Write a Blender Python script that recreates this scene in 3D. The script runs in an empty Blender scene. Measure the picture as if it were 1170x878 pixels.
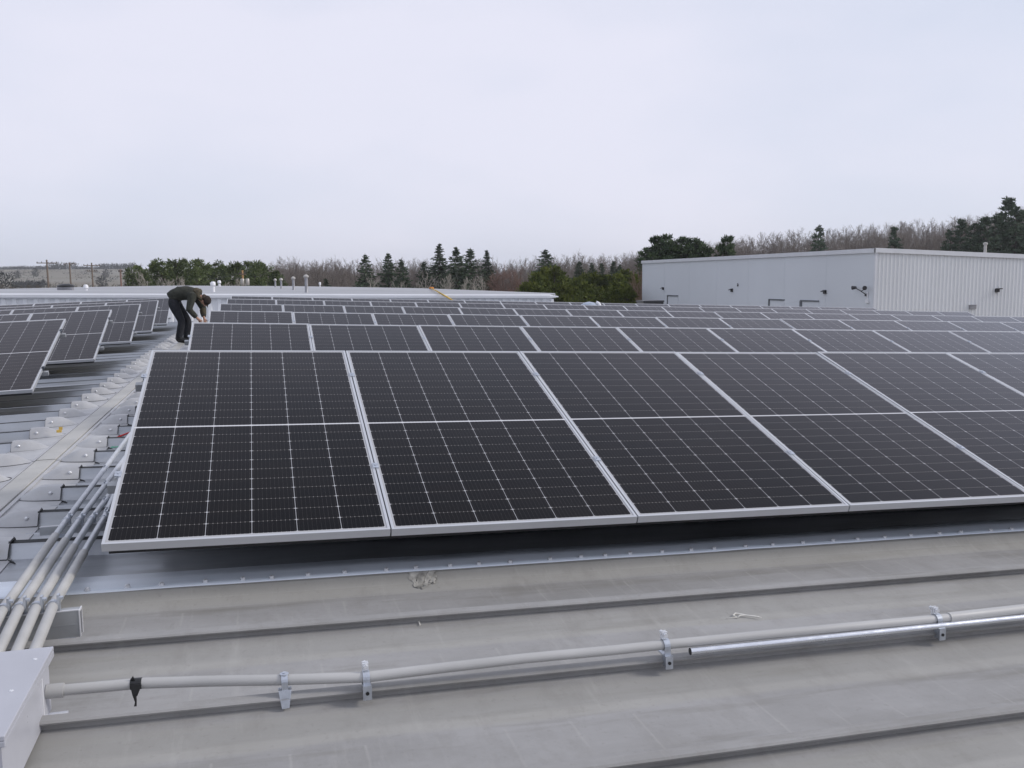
import bpy, bmesh, math, random
import numpy as np
from mathutils import Vector, Matrix

random.seed(11)
rng = np.random.default_rng(11)
S = bpy.context.scene
COL = S.collection
sin, cos, tan, rad, pi = math.sin, math.cos, math.tan, math.radians, math.pi

# ------------------------------------------------------------------ solved camera and roof geometry
CZ = 7.6
F = 1030.79
YAW, PITCH, ROLL = 0.2782, -0.1152, -0.0085
SL = 0.0325
TAU = 0.3004
PW, PL, PITCHW = 1.148, 2.107, 1.154
P0 = Vector((-0.6148, 3.7918, CZ - 1.0274))
Q0 = Vector((-2.1386, 9.8711, CZ - 1.0451))
XR = -1.50
ZR = CZ - 1.294
XE, XW = 21.7, -24.0
YB = 31.5

_f = Vector((sin(YAW) * cos(PITCH), cos(YAW) * cos(PITCH), sin(PITCH)))
_r = Vector((cos(YAW), -sin(YAW), 0))
_u = _r.cross(_f)
CR = cos(ROLL) * _r + sin(ROLL) * _u
CU = -sin(ROLL) * _r + cos(ROLL) * _u
CAM = Vector((0, 0, CZ))


def ray(px, py):
    px, py = float(px), float(py)
    return _f + (px - 585) / F * CR - (py - 439) / F * CU


def at_y(px, py, y):
    d = ray(px, py)
    return CAM + d * (y / d.y)


def at_x(px, py, x):
    d = ray(px, py)
    return CAM + d * (x / d.x)


def at_r(px, py, r):
    d = ray(px, py)
    return CAM + d * (r / math.hypot(d.x, d.y))


def roof_z(x):
    return ZR - tan(SL) * abs(x - XR)


def on_roof(px, py, h=0.0):
    d = ray(px, py)
    # right slope plane raised by h
    n = Vector((sin(SL), 0, cos(SL)))
    p = Vector((XR, 0, ZR + h))
    return CAM + d * ((p - CAM).dot(n) / d.dot(n))


# ------------------------------------------------------------------ materials
def new_mat(name):
    m = bpy.data.materials.new(name)
    m.use_nodes = True
    nt = m.node_tree
    for n in list(nt.nodes):
        nt.nodes.remove(n)
    out = nt.nodes.new('ShaderNodeOutputMaterial')
    b = nt.nodes.new('ShaderNodeBsdfPrincipled')
    nt.links.new(b.outputs[0], out.inputs[0])
    return m, nt, b


def inp(nt, sock, v):
    if hasattr(v, 'is_linked') or isinstance(v, bpy.types.NodeSocket):
        nt.links.new(v, sock)
    else:
        sock.default_value = v


def M(nt, op, a, b=None, c=None):
    n = nt.nodes.new('ShaderNodeMath')
    n.operation = op
    for i, v in enumerate((a, b, c)):
        if v is not None:
            inp(nt, n.inputs[i], v)
    return n.outputs[0]


def mix(nt, f, a, b):
    n = nt.nodes.new('ShaderNodeMix')
    n.data_type = 'RGBA'
    inp(nt, n.inputs[0], f)
    for i, v in ((6, a), (7, b)):
        if isinstance(v, tuple) and len(v) == 3:
            v = v + (1,)
        inp(nt, n.inputs[i], v)
    return n.outputs[2]


def coords(nt, kind='Object', scale=(1, 1, 1), loc=(0, 0, 0)):
    if kind == 'World':
        s = nt.nodes.new('ShaderNodeNewGeometry').outputs['Position']
    else:
        s = nt.nodes.new('ShaderNodeTexCoord').outputs[kind]
    mp = nt.nodes.new('ShaderNodeMapping')
    mp.inputs['Scale'].default_value = scale
    mp.inputs['Location'].default_value = loc
    nt.links.new(s, mp.inputs[0])
    return mp.outputs[0]


def noise(nt, vec, scale=5, detail=4, rough=.55):
    n = nt.nodes.new('ShaderNodeTexNoise')
    n.inputs['Scale'].default_value = scale
    n.inputs['Detail'].default_value = detail
    n.inputs['Roughness'].default_value = rough
    nt.links.new(vec, n.inputs['Vector'])
    return n.outputs['Fac']


def ramp(nt, fac, lo, hi, a=0., b=1.):
    n = nt.nodes.new('ShaderNodeMapRange')
    n.inputs[1].default_value, n.inputs[2].default_value = lo, hi
    n.inputs[3].default_value, n.inputs[4].default_value = a, b
    nt.links.new(fac, n.inputs[0])
    return n.outputs[0]


def bump(nt, b, h, strength=.2, dist=.01):
    n = nt.nodes.new('ShaderNodeBump')
    n.inputs['Strength'].default_value = strength
    n.inputs['Distance'].default_value = dist
    nt.links.new(h, n.inputs['Height'])
    nt.links.new(n.outputs[0], b.inputs['Normal'])


def simple(name, col, rough=.6, metal=0., var=.15, scale=8., kind='Object', stretch=(1, 1, 1), bmp=0., col2=None):
    m, nt, b = new_mat(name)
    v = coords(nt, kind, stretch)
    f = ramp(nt, noise(nt, v, scale), .3, .7)
    c2 = col2 or tuple(min(1, x * (1 + var)) for x in col)
    c1 = col if col2 else tuple(x * (1 - var) for x in col)
    nt.links.new(mix(nt, f, c1, c2), b.inputs['Base Color'])
    b.inputs['Metallic'].default_value = metal
    nt.links.new(ramp(nt, noise(nt, v, scale * 2.3), .3, .7, max(0.02, rough - .08), min(1, rough + .08)), b.inputs['Roughness'])
    if bmp:
        bump(nt, b, noise(nt, v, scale * 4), bmp)
    return m


MAT = {}
MAT['frame'] = simple('anodised_aluminium', (.60, .61, .63), .36, .55, .05, 3)
MAT['post'] = simple('shade_dark_post', (.055, .058, .062), .5, .3, .2, 9)  # near-black colour stands for the shade on the posts under the panels
MAT['zinc'] = simple('zinc_steel', (.52, .55, .60), .35, .75, .2, 25)
MAT['screw'] = simple('screw_steel', (.74, .75, .77), .3, .35, .06, 25)
MAT['pipe'] = simple('grey_painted_conduit', (.43, .425, .415), .5, 0, .12, 6, stretch=(.3, 1, 1))
MAT['emt'] = simple('galvanised_conduit', (.54, .56, .59), .4, .4, .1, 9)
MAT['bright_emt'] = simple('bright_conduit', (.72, .74, .78), .22, .9, .06, 9)
MAT['box'] = simple('white_enamel', (.43, .435, .475), .35, 0, .05, 4)
MAT['strut'] = simple('strut_steel', (.40, .41, .42), .45, .5, .12, 6)
MAT['strut_rim'] = simple('strut_cut_edge', (.72, .72, .74), .4, .3, .05, 6)
MAT['black'] = simple('black_rubber', (.012, .012, .013), .4, 0, .2, 20)
MAT['sealant_shade'] = simple('sealant_and_lap_shade', (.02, .021, .023), .6, 0, .3, 20)  # sealant at the rib caps, and painted shade in the rib laps
MAT['backsheet'] = simple('panel_backsheet', (.03, .03, .032), .5, 0, .1, 5)
MAT['whitewall'] = simple('white_wall_metal', (.80, .81, .83), .5, 0, .06, .6, stretch=(1, 1, .2))
MAT['fascia'] = simple('white_fascia', (.66, .67, .70), .45, 0, .05, 1)
MAT['backroof'] = simple('grey_roof_sheet', (.34, .345, .36), .6, 0, .1, .5, stretch=(.3, 1, 1))
MAT['greywall'] = simple('blue_grey_wall_panel', (.66, .685, .72), .55, 0, .05, .12, kind='World')
MAT['endwall'] = simple('pale_ribbed_wall', (.71, .72, .735), .5, 0, .05, .3, kind='World', stretch=(1, 1, .15))
MAT['lamp'] = simple('dark_fitting', (.03, .03, .035), .4, .1, .2, 9)
MAT['hood_metal'] = simple('grey_hood', (.12, .13, .145), .5, .1, .1, 5)
MAT['wood'] = simple('weathered_pole_wood', (.15, .115, .088), .85, 0, .3, 3, stretch=(4, 4, .4))
MAT['wood_pale'] = simple('new_pole_wood', (.34, .20, .09), .85, 0, .25, 3, stretch=(4, 4, .4))
MAT['wire'] = simple('line_wire', (.06, .06, .065), .6, .2, .1, 3)
MAT['white'] = simple('white_plastic', (.78, .78, .80), .4, 0, .04, 6)
MAT['vent'] = simple('vent_pipe_metal', (.30, .30, .32), .45, .5, .15, 6)
MAT['vent_cap'] = simple('vent_cap_metal', (.45, .43, .40), .45, .3, .1, 6)
MAT['yellow'] = simple('yellow_strap', (.62, .42, .10), .6, 0, .15, 8)
MAT['orange'] = simple('orange_end', (.68, .24, .03), .6, 0, .15, 8)
MAT['red'] = simple('red_wire', (.42, .03, .03), .5, 0, .1, 8)
MAT['green'] = simple('green_tape', (.03, .28, .16), .5, 0, .1, 8)
MAT['string'] = simple('white_cord', (.72, .70, .64), .7, 0, .08, 30)
MAT['ashes'] = simple('torn_membrane', (.33, .32, .295), .85, 0, .5, 22, bmp=.3)
MAT['jacket'] = simple('olive_jacket_cloth', (.032, .034, .026), .9, 0, .35, 14, bmp=.4)
MAT['hood'] = simple('camouflage_cloth', (.045, .038, .025), .9, 0, .5, 18, col2=(.085, .070, .042))
MAT['trousers'] = simple('black_trouser_cloth', (.012, .013, .018), .85, 0, .4, 10, bmp=.4)
MAT['boot'] = simple('black_boot_leather', (.01, .01, .011), .5, 0, .3, 15)
MAT['skin'] = simple('skin', (.48, .27, .19), .55, 0, .12, 20)
MAT['cap'] = simple('brown_cap_cloth', (.022, .014, .011), .9, 0, .3, 20)
MAT['hair'] = simple('brown_hair', (.04, .022, .012), .7, 0, .3, 40)
MAT['dome_glass'] = simple('dull_aluminium', (.40, .45, .52), .35, .55, .3, 5)
MAT['bark'] = simple('dark_bark', (.06, .048, .04), .9, 0, .3, 4)
MAT['bare'] = simple('grey_brown_twigs', (.130, .110, .102), .9, 0, .3, .04, kind='World', col2=(.215, .185, .160))
MAT['bare_pale'] = simple('pale_birch_bark', (.36, .33, .29), .85, 0, .2, .5)
MAT['bare_red'] = simple('russet_twigs', (.20, .125, .10), .9, 0, .25, .5)


def foliage(name, c1, c2, scale=.9):
    m, nt, b = new_mat(name)
    v = coords(nt, 'Object')
    oi = nt.nodes.new('ShaderNodeObjectInfo').outputs['Random']
    f = ramp(nt, noise(nt, v, scale, 3), .32, .68)
    c = mix(nt, f, c1, c2)
    c = mix(nt, M(nt, 'MULTIPLY', oi, .6), c, tuple(.5 * x for x in c1))
    nt.links.new(c, b.inputs['Base Color'])
    b.inputs['Roughness'].default_value = .8
    b.inputs['Specular IOR Level'].default_value = .2
    return m


MAT['spruce'] = foliage('spruce_needles', (.044, .068, .040), (.105, .142, .082))
MAT['pine'] = foliage('pine_needles', (.044, .074, .038), (.115, .155, .072))
MAT['grove'] = foliage('olive_pine_needles', (.070, .100, .036), (.170, .205, .080))
MAT['bushy'] = foliage('yellow_green_needles', (.055, .080, .014), (.185, .205, .036), .6)
MAT['hillpine'] = foliage('blue_green_needles', (.056, .086, .058), (.125, .165, .105))
MAT['scrub'] = foliage('scrub_leaves', (.085, .072, .052), (.14, .12, .085), .2)
MAT['farwood'] = foliage('far_wood_crowns', (.035, .042, .040), (.06, .062, .058), .05)


def make_cells():
    m, nt, b = new_mat('solar_cells_under_glass')
    tc = nt.nodes.new('ShaderNodeTexCoord').outputs['Object']
    sp = nt.nodes.new('ShaderNodeSeparateXYZ')
    nt.links.new(tc, sp.inputs[0])
    x, y = sp.outputs[0], sp.outputs[1]
    mx = .020
    p = (PW - 2 * mx) / 6
    my = .026
    mid = PL / 2
    ph = (mid - .006 - my) / 11
    cx = M(nt, 'FRACT', M(nt, 'DIVIDE', M(nt, 'SUBTRACT', x, mx), p))
    dx = M(nt, 'MULTIPLY', M(nt, 'MINIMUM', cx, M(nt, 'SUBTRACT', 1, cx)), p)
    # both halves measured away from the middle gap
    ym = M(nt, 'SUBTRACT', M(nt, 'ABSOLUTE', M(nt, 'SUBTRACT', y, mid)), .006)
    cy = M(nt, 'FRACT', M(nt, 'DIVIDE', ym, ph))
    dy = M(nt, 'MULTIPLY', M(nt, 'MINIMUM', cy, M(nt, 'SUBTRACT', 1, cy)), ph)
    colgap = M(nt, 'LESS_THAN', dx, .0011)
    diamond = M(nt, 'LESS_THAN', M(nt, 'ADD', dx, dy), .0070)
    rowgap = M(nt, 'LESS_THAN', dy, .0009)
    edge = M(nt, 'MAXIMUM', M(nt, 'LESS_THAN', x, mx), M(nt, 'GREATER_THAN', x, PW - mx))
    edge = M(nt, 'MAXIMUM', edge, M(nt, 'MAXIMUM', M(nt, 'LESS_THAN', y, my), M(nt, 'GREATER_THAN', y, PL - my)))
    midg = M(nt, 'LESS_THAN', ym, 0.0)
    white = M(nt, 'MAXIMUM', M(nt, 'MAXIMUM', colgap, diamond), M(nt, 'MAXIMUM', edge, midg))
    bb = M(nt, 'FRACT', M(nt, 'DIVIDE', M(nt, 'SUBTRACT', x, mx), p / 10))
    bbd = M(nt, 'MULTIPLY', M(nt, 'ABSOLUTE', M(nt, 'SUBTRACT', bb, .5)), p / 10)
    bus = M(nt, 'LESS_THAN', bbd, .00045)
    tab = M(nt, 'MULTIPLY', M(nt, 'LESS_THAN', bbd, .0016), M(nt, 'LESS_THAN', dy, .003))
    oi = nt.nodes.new('ShaderNodeObjectInfo').outputs['Random']
    cell = mix(nt, oi, (.0022, .0020, .0022), (.0036, .0032, .0034))
    # each cell its own slight shade
    comb = nt.nodes.new('ShaderNodeCombineXYZ')
    nt.links.new(M(nt, 'FLOOR', M(nt, 'DIVIDE', M(nt, 'SUBTRACT', x, mx), p)), comb.inputs[0])
    nt.links.new(M(nt, 'FLOOR', M(nt, 'DIVIDE', y, ph)), comb.inputs[1])
    nt.links.new(M(nt, 'MULTIPLY', oi, 50), comb.inputs[2])
    wn = nt.nodes.new('ShaderNodeTexWhiteNoise')
    nt.links.new(comb.outputs[0], wn.inputs[0])
    cell = mix(nt, M(nt, 'MULTIPLY', wn.outputs[0], .45), cell, (.0066, .0046, .0034))
    c = mix(nt, M(nt, 'MULTIPLY', bus, .8), cell, (.045, .042, .039))
    c = mix(nt, M(nt, 'MULTIPLY', rowgap, .75), c, (.12, .112, .10))
    c = mix(nt, tab, c, (.22, .21, .20))
    c = mix(nt, white, c, (.41, .41, .42))
    c = mix(nt, midg, c, (.62, .62, .64))
    dust = ramp(nt, noise(nt, coords(nt, 'World'), 1.3, 5), .45, .8, 0., .008)
    c = mix(nt, dust, c, (.35, .33, .30))
    nt.links.new(c, b.inputs['Base Color'])
    b.inputs['Roughness'].default_value = .5
    b.inputs['Specular IOR Level'].default_value = 0
    # anti-reflection glass: little mirror seen square on, strong at a shallow angle
    fr = nt.nodes.new('ShaderNodeFresnel')
    fr.inputs['IOR'].default_value = 1.5
    fac = M(nt, 'MINIMUM', M(nt, 'MULTIPLY', M(nt, 'POWER', fr.outputs[0], 1.92), 3.4), .9)
    gl = nt.nodes.new('ShaderNodeBsdfGlossy')
    gl.inputs['Color'].default_value = (.96, .95, .99, 1)
    nt.links.new(ramp(nt, noise(nt, coords(nt, 'World'), 2.2, 4), .3, .7, .05, .12), gl.inputs['Roughness'])
    ms = nt.nodes.new('ShaderNodeMixShader')
    nt.links.new(fac, ms.inputs[0])
    nt.links.new(b.outputs[0], ms.inputs[1])
    nt.links.new(gl.outputs[0], ms.inputs[2])
    nt.links.new(ms.outputs[0], [n for n in nt.nodes if n.type == 'OUTPUT_MATERIAL'][0].inputs[0])
    return m


MAT['cells'] = make_cells()


def make_roof_metal():
    m, nt, b = new_mat('weathered_galvalume')
    v = coords(nt, 'World', (.35, 1.6, 1))
    n1 = noise(nt, v, 2.2, 6, .6)
    v2 = coords(nt, 'World', (1, 7, 1), (3, 1, 0))
    n2 = noise(nt, v2, 1.4, 5, .6)
    c = mix(nt, ramp(nt, n1, .3, .7), (.30, .315, .335), (.46, .475, .50))
    c = mix(nt, ramp(nt, n2, .5, .75, 0, .5), c, (.30, .30, .29))
    nt.links.new(c, b.inputs['Base Color'])
    b.inputs['Metallic'].default_value = .8
    nt.links.new(ramp(nt, n2, .3, .7, .30, .46), b.inputs['Roughness'])
    bump(nt, b, n1, .12, .02)
    return m


MAT['roof'] = make_roof_metal()


def make_cap_metal():
    m, nt, b = new_mat('ridge_cap_paint')
    v = coords(nt, 'World', (1, 1, 1))
    n1 = noise(nt, v, 3.5, 6, .65)
    n2 = noise(nt, v, 14, 4, .6)
    c = mix(nt, ramp(nt, n1, .3, .7), (.36, .36, .37), (.51, .51, .51))
    c = mix(nt, ramp(nt, n2, .55, .8, 0, .5), c, (.34, .32, .29))
    nt.links.new(c, b.inputs['Base Color'])
    b.inputs['Metallic'].default_value = .15
    b.inputs['Roughness'].default_value = .45
    return m


MAT['capmetal'] = make_cap_metal()
MAT['band'] = simple('ridge_band_paint', (.36, .355, .335), .5, 0, .1, 2.5, kind='World', col2=(.47, .46, .43))


def make_flashing():
    m, nt, b = new_mat('zinc_flashing')
    v = coords(nt, 'World', (.5, 5, 1))
    n1 = noise(nt, v, 3, 6, .65)
    c = mix(nt, ramp(nt, n1, .3, .7), (.68, .735, .81), (.80, .845, .90))
    nt.links.new(c, b.inputs['Base Color'])
    b.inputs['Metallic'].default_value = 0
    nt.links.new(ramp(nt, n1, .3, .7, .34, .5), b.inputs['Roughness'])
    return m


MAT['flashing'] = make_flashing()


def make_membrane():
    m, nt, b = new_mat('coated_roof_membrane')
    v = coords(nt, 'World')
    sp = nt.nodes.new('ShaderNodeSeparateXYZ')
    nt.links.new(v, sp.inputs[0])
    x, y = sp.outputs[0], sp.outputs[1]
    n1 = noise(nt, coords(nt, 'World', (.5, 1.1, 1)), 2.0, 7, .65)
    n2 = noise(nt, coords(nt, 'World', (.35, 2.6, 1), (7, 2, 0)), 3.2, 6, .6)
    n3 = noise(nt, coords(nt, 'World'), 42, 3, .6)
    c = mix(nt, ramp(nt, n1, .35, .66), (.255, .250, .243), (.345, .339, .335))
    c = mix(nt, ramp(nt, n2, .54, .72, 0, .6), c, (.185, .177, .158))
    # strips along each rib foot: one pale and one mid-toned, both warmer
    ph = M(nt, 'FRACT', M(nt, 'DIVIDE', M(nt, 'SUBTRACT', y, 3.37), .6096))
    wob = M(nt, 'MULTIPLY', M(nt, 'SUBTRACT', n2, .5), .12)
    t = M(nt, 'ABSOLUTE', M(nt, 'SUBTRACT', M(nt, 'ADD', ph, wob), .73))
    c = mix(nt, ramp(nt, t, .03, .075, .55, 0.), c, (.36, .35, .318))
    t2 = M(nt, 'ABSOLUTE', M(nt, 'SUBTRACT', M(nt, 'ADD', ph, wob), .87))
    c = mix(nt, ramp(nt, t2, .07, .12, .5, 0.), c, (.285, .278, .25))
    # thin pale brush lines that run down each pan, a hand apart and broken
    wx = M(nt, 'ADD', x, M(nt, 'MULTIPLY', M(nt, 'SUBTRACT', n1, .5), .025))
    row = M(nt, 'FLOOR', M(nt, 'DIVIDE', M(nt, 'SUBTRACT', y, 3.37), .6096))
    lx = M(nt, 'FRACT', M(nt, 'ADD', M(nt, 'DIVIDE', wx, .213), M(nt, 'MULTIPLY', row, .37)))
    ld = M(nt, 'ABSOLUTE', M(nt, 'SUBTRACT', lx, .5))
    inpan = M(nt, 'MULTIPLY', M(nt, 'GREATER_THAN', ph, .10), M(nt, 'LESS_THAN', ph, .62))
    line = M(nt, 'MULTIPLY', ramp(nt, ld, .0, .032, 1, 0), inpan)
    line = M(nt, 'MULTIPLY', line, ramp(nt, noise(nt, coords(nt, 'World', (1, .7, 1), (1, 9, 0)), 4.5, 2), .40, .6, 0, .36))
    c = mix(nt, line, c, (.42, .41, .39))
    c = mix(nt, ramp(nt, n3, .60, .8, 0, .35), c, (.18, .17, .155))
    n4 = noise(nt, coords(nt, 'World', (1, .45, 1), (3, 5, 0)), 7.5, 8, .72)
    c = mix(nt, ramp(nt, n4, .50, .68, 0, .30), c, (.20, .19, .172))
    n5 = noise(nt, coords(nt, 'World', (5, .6, 1), (1, 2, 0)), 3.0, 6, .7)
    c = mix(nt, ramp(nt, n5, .56, .70, 0, .22), c, (.44, .43, .41))
    nt.links.new(c, b.inputs['Base Color'])
    nt.links.new(ramp(nt, n2, .3, .7, .74, .9), b.inputs['Roughness'])
    bump(nt, b, M(nt, 'ADD', n1, M(nt, 'MULTIPLY', n3, .12)), .25, .012)
    return m


MAT['membrane'] = make_membrane()


def make_ground():
    m, nt, b = new_mat('late_autumn_fields')
    n1 = noise(nt, coords(nt, 'World'), .006, 5, .6)
    n2 = noise(nt, coords(nt, 'World', (1, .3, 1)), .03, 5, .6)
    c = mix(nt, ramp(nt, n1, .38, .62), (.17, .150, .115), (.215, .205, .175))
    c = mix(nt, ramp(nt, n2, .5, .7, 0, .7), c, (.13, .115, .08))
    nt.links.new(c, b.inputs['Base Color'])
    b.inputs['Roughness'].default_value = .95
    return m


MAT['ground'] = make_ground()


# ------------------------------------------------------------------ mesh helpers
class MB:
    def __init__(s):
        s.v, s.f, s.m = [], [], []

    def add(s, vs, fs, mi=0):
        o = len(s.v)
        s.v += [tuple(v) for v in vs]
        for f in fs:
            s.f.append(tuple(i + o for i in f))
            s.m.append(mi)
        return s

    def box(s, a, b, mi=0, mat=None):
        x0, y0, z0 = a
        x1, y1, z1 = b
        vs = [Vector(p) for p in ((x0, y0, z0), (x1, y0, z0), (x1, y1, z0), (x0, y1, z0), (x0, y0, z1), (x1, y0, z1), (x1, y1, z1), (x0, y1, z1))]
        if mat is not None:
            vs = [mat @ v for v in vs]
        return s.add(vs, [(3, 2, 1, 0), (4, 5, 6, 7), (0, 1, 5, 4), (1, 2, 6, 5), (2, 3, 7, 6), (3, 0, 4, 7)], mi)

    def tube(s, pts, r, n=10, mi=0, cap=True):
        pts = [Vector(p) for p in pts]
        rs = r if isinstance(r, (list, tuple)) else [r] * len(pts)
        rings = []
        prev = None
        for i, p in enumerate(pts):
            d = (pts[min(i + 1, len(pts) - 1)] - pts[max(i - 1, 0)]).normalized()
            if prev is None:
                a = Vector((0, 0, 1)) if abs(d.z) < .9 else Vector((1, 0, 0))
                e1 = d.cross(a).normalized()
            else:
                e1 = (prev - d * prev.dot(d)).normalized()
            prev = e1
            e2 = d.cross(e1)
            rings.append([p + (e1 * cos(2 * pi * k / n) + e2 * sin(2 * pi * k / n)) * rs[i] for k in range(n)])
        vs = [v for rg in rings for v in rg]
        fs = []
        for i in range(len(pts) - 1):
            for k in range(n):
                fs.append((i * n + k, i * n + (k + 1) % n, (i + 1) * n + (k + 1) % n, (i + 1) * n + k))
        if cap:
            fs.append(tuple(range(n - 1, -1, -1)))
            fs.append(tuple((len(pts) - 1) * n + k for k in range(n)))
        return s.add(vs, fs, mi)

    def lathe(s, base, prof, n=16, mi=0, axis=Vector((0, 0, 1))):
        base = Vector(base)
        a = Vector((1, 0, 0)) if abs(axis.x) < .9 else Vector((0, 1, 0))
        e1 = axis.cross(a).normalized()
        e2 = axis.cross(e1)
        vs = []
        for (r, z) in prof:
            for k in range(n):
                vs.append(base + axis * z + (e1 * cos(2 * pi * k / n) + e2 * sin(2 * pi * k / n)) * r)
        fs = []
        for i in range(len(prof) - 1):
            for k in range(n):
                fs.append((i * n + k, i * n + (k + 1) % n, (i + 1) * n + (k + 1) % n, (i + 1) * n + k))
        fs.append(tuple(range(n - 1, -1, -1)))
        fs.append(tuple((len(prof) - 1) * n + k for k in range(n)))
        return s.add(vs, fs, mi)

    def mesh(s, name, mats, smooth=False):
        me = bpy.data.meshes.new(name)
        me.from_pydata(s.v, [], s.f)
        mats = mats if isinstance(mats, (list, tuple)) else [mats]
        for m in mats:
            me.materials.append(m)
        me.polygons.foreach_set('material_index', s.m)
        if smooth:
            me.polygons.foreach_set('use_smooth', [True] * len(me.polygons))
            if smooth == 'angle':
                bm = bmesh.new()
                bm.from_mesh(me)
                for e in bm.edges:
                    if len(e.link_faces) == 2 and e.calc_face_angle(0) > rad(40):
                        e.smooth = False
                bm.to_mesh(me)
                bm.free()
        me.update()
        return me

    def build(s, name, mats, parent=None, smooth=False):
        return link(name, s.mesh(name, mats, smooth), parent)


def link(name, me, parent=None):
    o = bpy.data.objects.new(name, me)
    COL.objects.link(o)
    if parent is not None:
        o.parent = parent
    return o


def np_mesh(name, v, q, mats, mi=None, smooth=False):
    me = bpy.data.meshes.new(name)
    v = np.asarray(v, np.float32)
    q = np.asarray(q, np.int32)
    k = q.shape[1]
    me.vertices.add(len(v))
    me.vertices.foreach_set('co', v.ravel())
    me.loops.add(q.size)
    me.loops.foreach_set('vertex_index', q.ravel())
    me.polygons.add(len(q))
    me.polygons.foreach_set('loop_start', np.arange(0, q.size, k, dtype=np.int32))
    for m in (mats if isinstance(mats, (list, tuple)) else [mats]):
        me.materials.append(m)
    if mi is not None:
        me.polygons.foreach_set('material_index', np.asarray(mi, np.int32))
    if smooth:
        me.polygons.foreach_set('use_smooth', np.ones(len(q), bool))
    me.update(calc_edges=True)
    me.validate()
    return me


def tag(o, label=None, cat=None, group=None, kind=None):
    if label:
        o['label'] = label
    if cat:
        o['category'] = cat
    if group:
        o['group'] = group
    if kind:
        o['kind'] = kind
    return o


def thing(name, label, cat, loc=(0, 0, 0), group=None, mw=None):
    o = bpy.data.objects.new(name, None)
    COL.objects.link(o)
    o.empty_display_size = .2
    if mw is not None:
        o.matrix_world = mw
    else:
        o.location = loc
    return tag(o, label, cat, group)


ORD = ['zeroth', 'first', 'second', 'third', 'fourth', 'fifth', 'sixth', 'seventh', 'eighth', 'ninth', 'tenth', 'eleventh', 'twelfth',
       'thirteenth', 'fourteenth', 'fifteenth', 'sixteenth', 'seventeenth', 'eighteenth', 'nineteenth', 'twentieth', 'twenty-first',
       'twenty-second', 'twenty-third', 'twenty-fourth', 'twenty-fifth', 'twenty-sixth', 'twenty-seventh', 'twenty-eighth', 'twenty-ninth', 'thirtieth']

# ------------------------------------------------------------------ terrain
def sst(a, b, x):
    t = np.clip((x - a) / (b - a), 0, 1)
    return t * t * (3 - 2 * t)


def ground_h(x, y):
    az = np.degrees(np.arctan2(x, y))
    r = np.hypot(x, y)
    left = sst(420, 1500, r) * 27 * (1 - sst(0, 16, az)) * sst(-80, -45, az)
    right = sst(12, 48, az) * (1 - sst(95, 140, az)) * sst(125, 300, r) * 16
    return left + right


def build_terrain():
    radii = [0, 30, 60, 90, 120, 150, 180, 210, 240, 280, 320, 380, 450, 540, 640, 760, 900, 1050, 1200, 1350, 1500, 1700, 2000, 2500]
    na = 144
    vs = [(0, 0, 0)]
    for r in radii[1:]:
        for k in range(na):
            a = 2 * pi * k / na
            x, y = r * sin(a), r * cos(a)
            z = float(ground_h(np.array(x), np.array(y)))
            if r > 300:
                z += .6 * sin(x * .013) * cos(y * .011) + .6
            vs.append((x, y, z))
    fs = [(0, 1 + k, 1 + (k + 1) % na) for k in range(na)]
    for i in range(len(radii) - 2):
        for k in range(na):
            a, b = 1 + i * na + k, 1 + i * na + (k + 1) % na
            fs.append((a, a + na, b + na, b))
    mb = MB().add(vs, fs)
    o = mb.build('ground', MAT['ground'], None, True)
    tag(o, kind='structure')


build_terrain()

# ------------------------------------------------------------------ the warehouse we stand on
house = thing('warehouse_building', 'long low metal-roofed building carrying the rows of solar panels', 'building', (XR, 10, 0))


def H(o):   # keep world coordinates for a child of the building
    o.matrix_parent_inverse = house.matrix_world.inverted()
    return o


house.matrix_world = Matrix.Translation((XR, 10, 0))
INV = Matrix.Translation((-XR, -10, 0))


def hpart(mb, name, mats, smooth=False, parent=None):
    o = mb.build(name, mats, None, smooth)
    o.parent = parent or house
    o.matrix_parent_inverse = INV
    return o


def sheet_profile(prof, xa, xb, skirt=.0):
    mb = MB()
    vs = []
    for (y, h) in prof:
        vs.append((xa, y, roof_z(xa) + h))
        vs.append((xb, y, roof_z(xb) + h))
    fs = [(2 * i, 2 * i + 1, 2 * i + 3, 2 * i + 2) for i in range(len(prof) - 1)]
    return mb.add(vs, fs)


RIB0, RP = 4.75, .6096
RH = .066
metal = [(4.06, 0)]
k = -1
while RIB0 + k * RP < YB - .2:
    c = RIB0 + k * RP
    if c - .085 > 4.06 and k >= 0:
        metal += [(c - .080, 0), (c - .054, .028), (c - .010, .030), (c - .008, .054), (c - .036, .059), (c - .034, RH), (c + .03, RH), (c + .085, 0)]
        for s_ in (.22, .38):   # shallow stiffening beads in each pan
            metal += [(c + s_ - .018, 0), (c + s_ - .006, .006), (c + s_ + .006, .006), (c + s_ + .018, 0)]
    k += 1
metal.append((YB + 8, 0))
metal.sort(key=lambda p: p[0])
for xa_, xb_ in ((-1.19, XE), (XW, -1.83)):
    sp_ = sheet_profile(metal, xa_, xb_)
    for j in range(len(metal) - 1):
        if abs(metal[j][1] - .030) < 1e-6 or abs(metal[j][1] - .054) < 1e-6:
            sp_.m[j] = 1  # recess faces painted black as the shadow line of the side lap
    hpart(sp_, 'metal_roof', [MAT['roof'], MAT['sealant_shade']])

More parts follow.
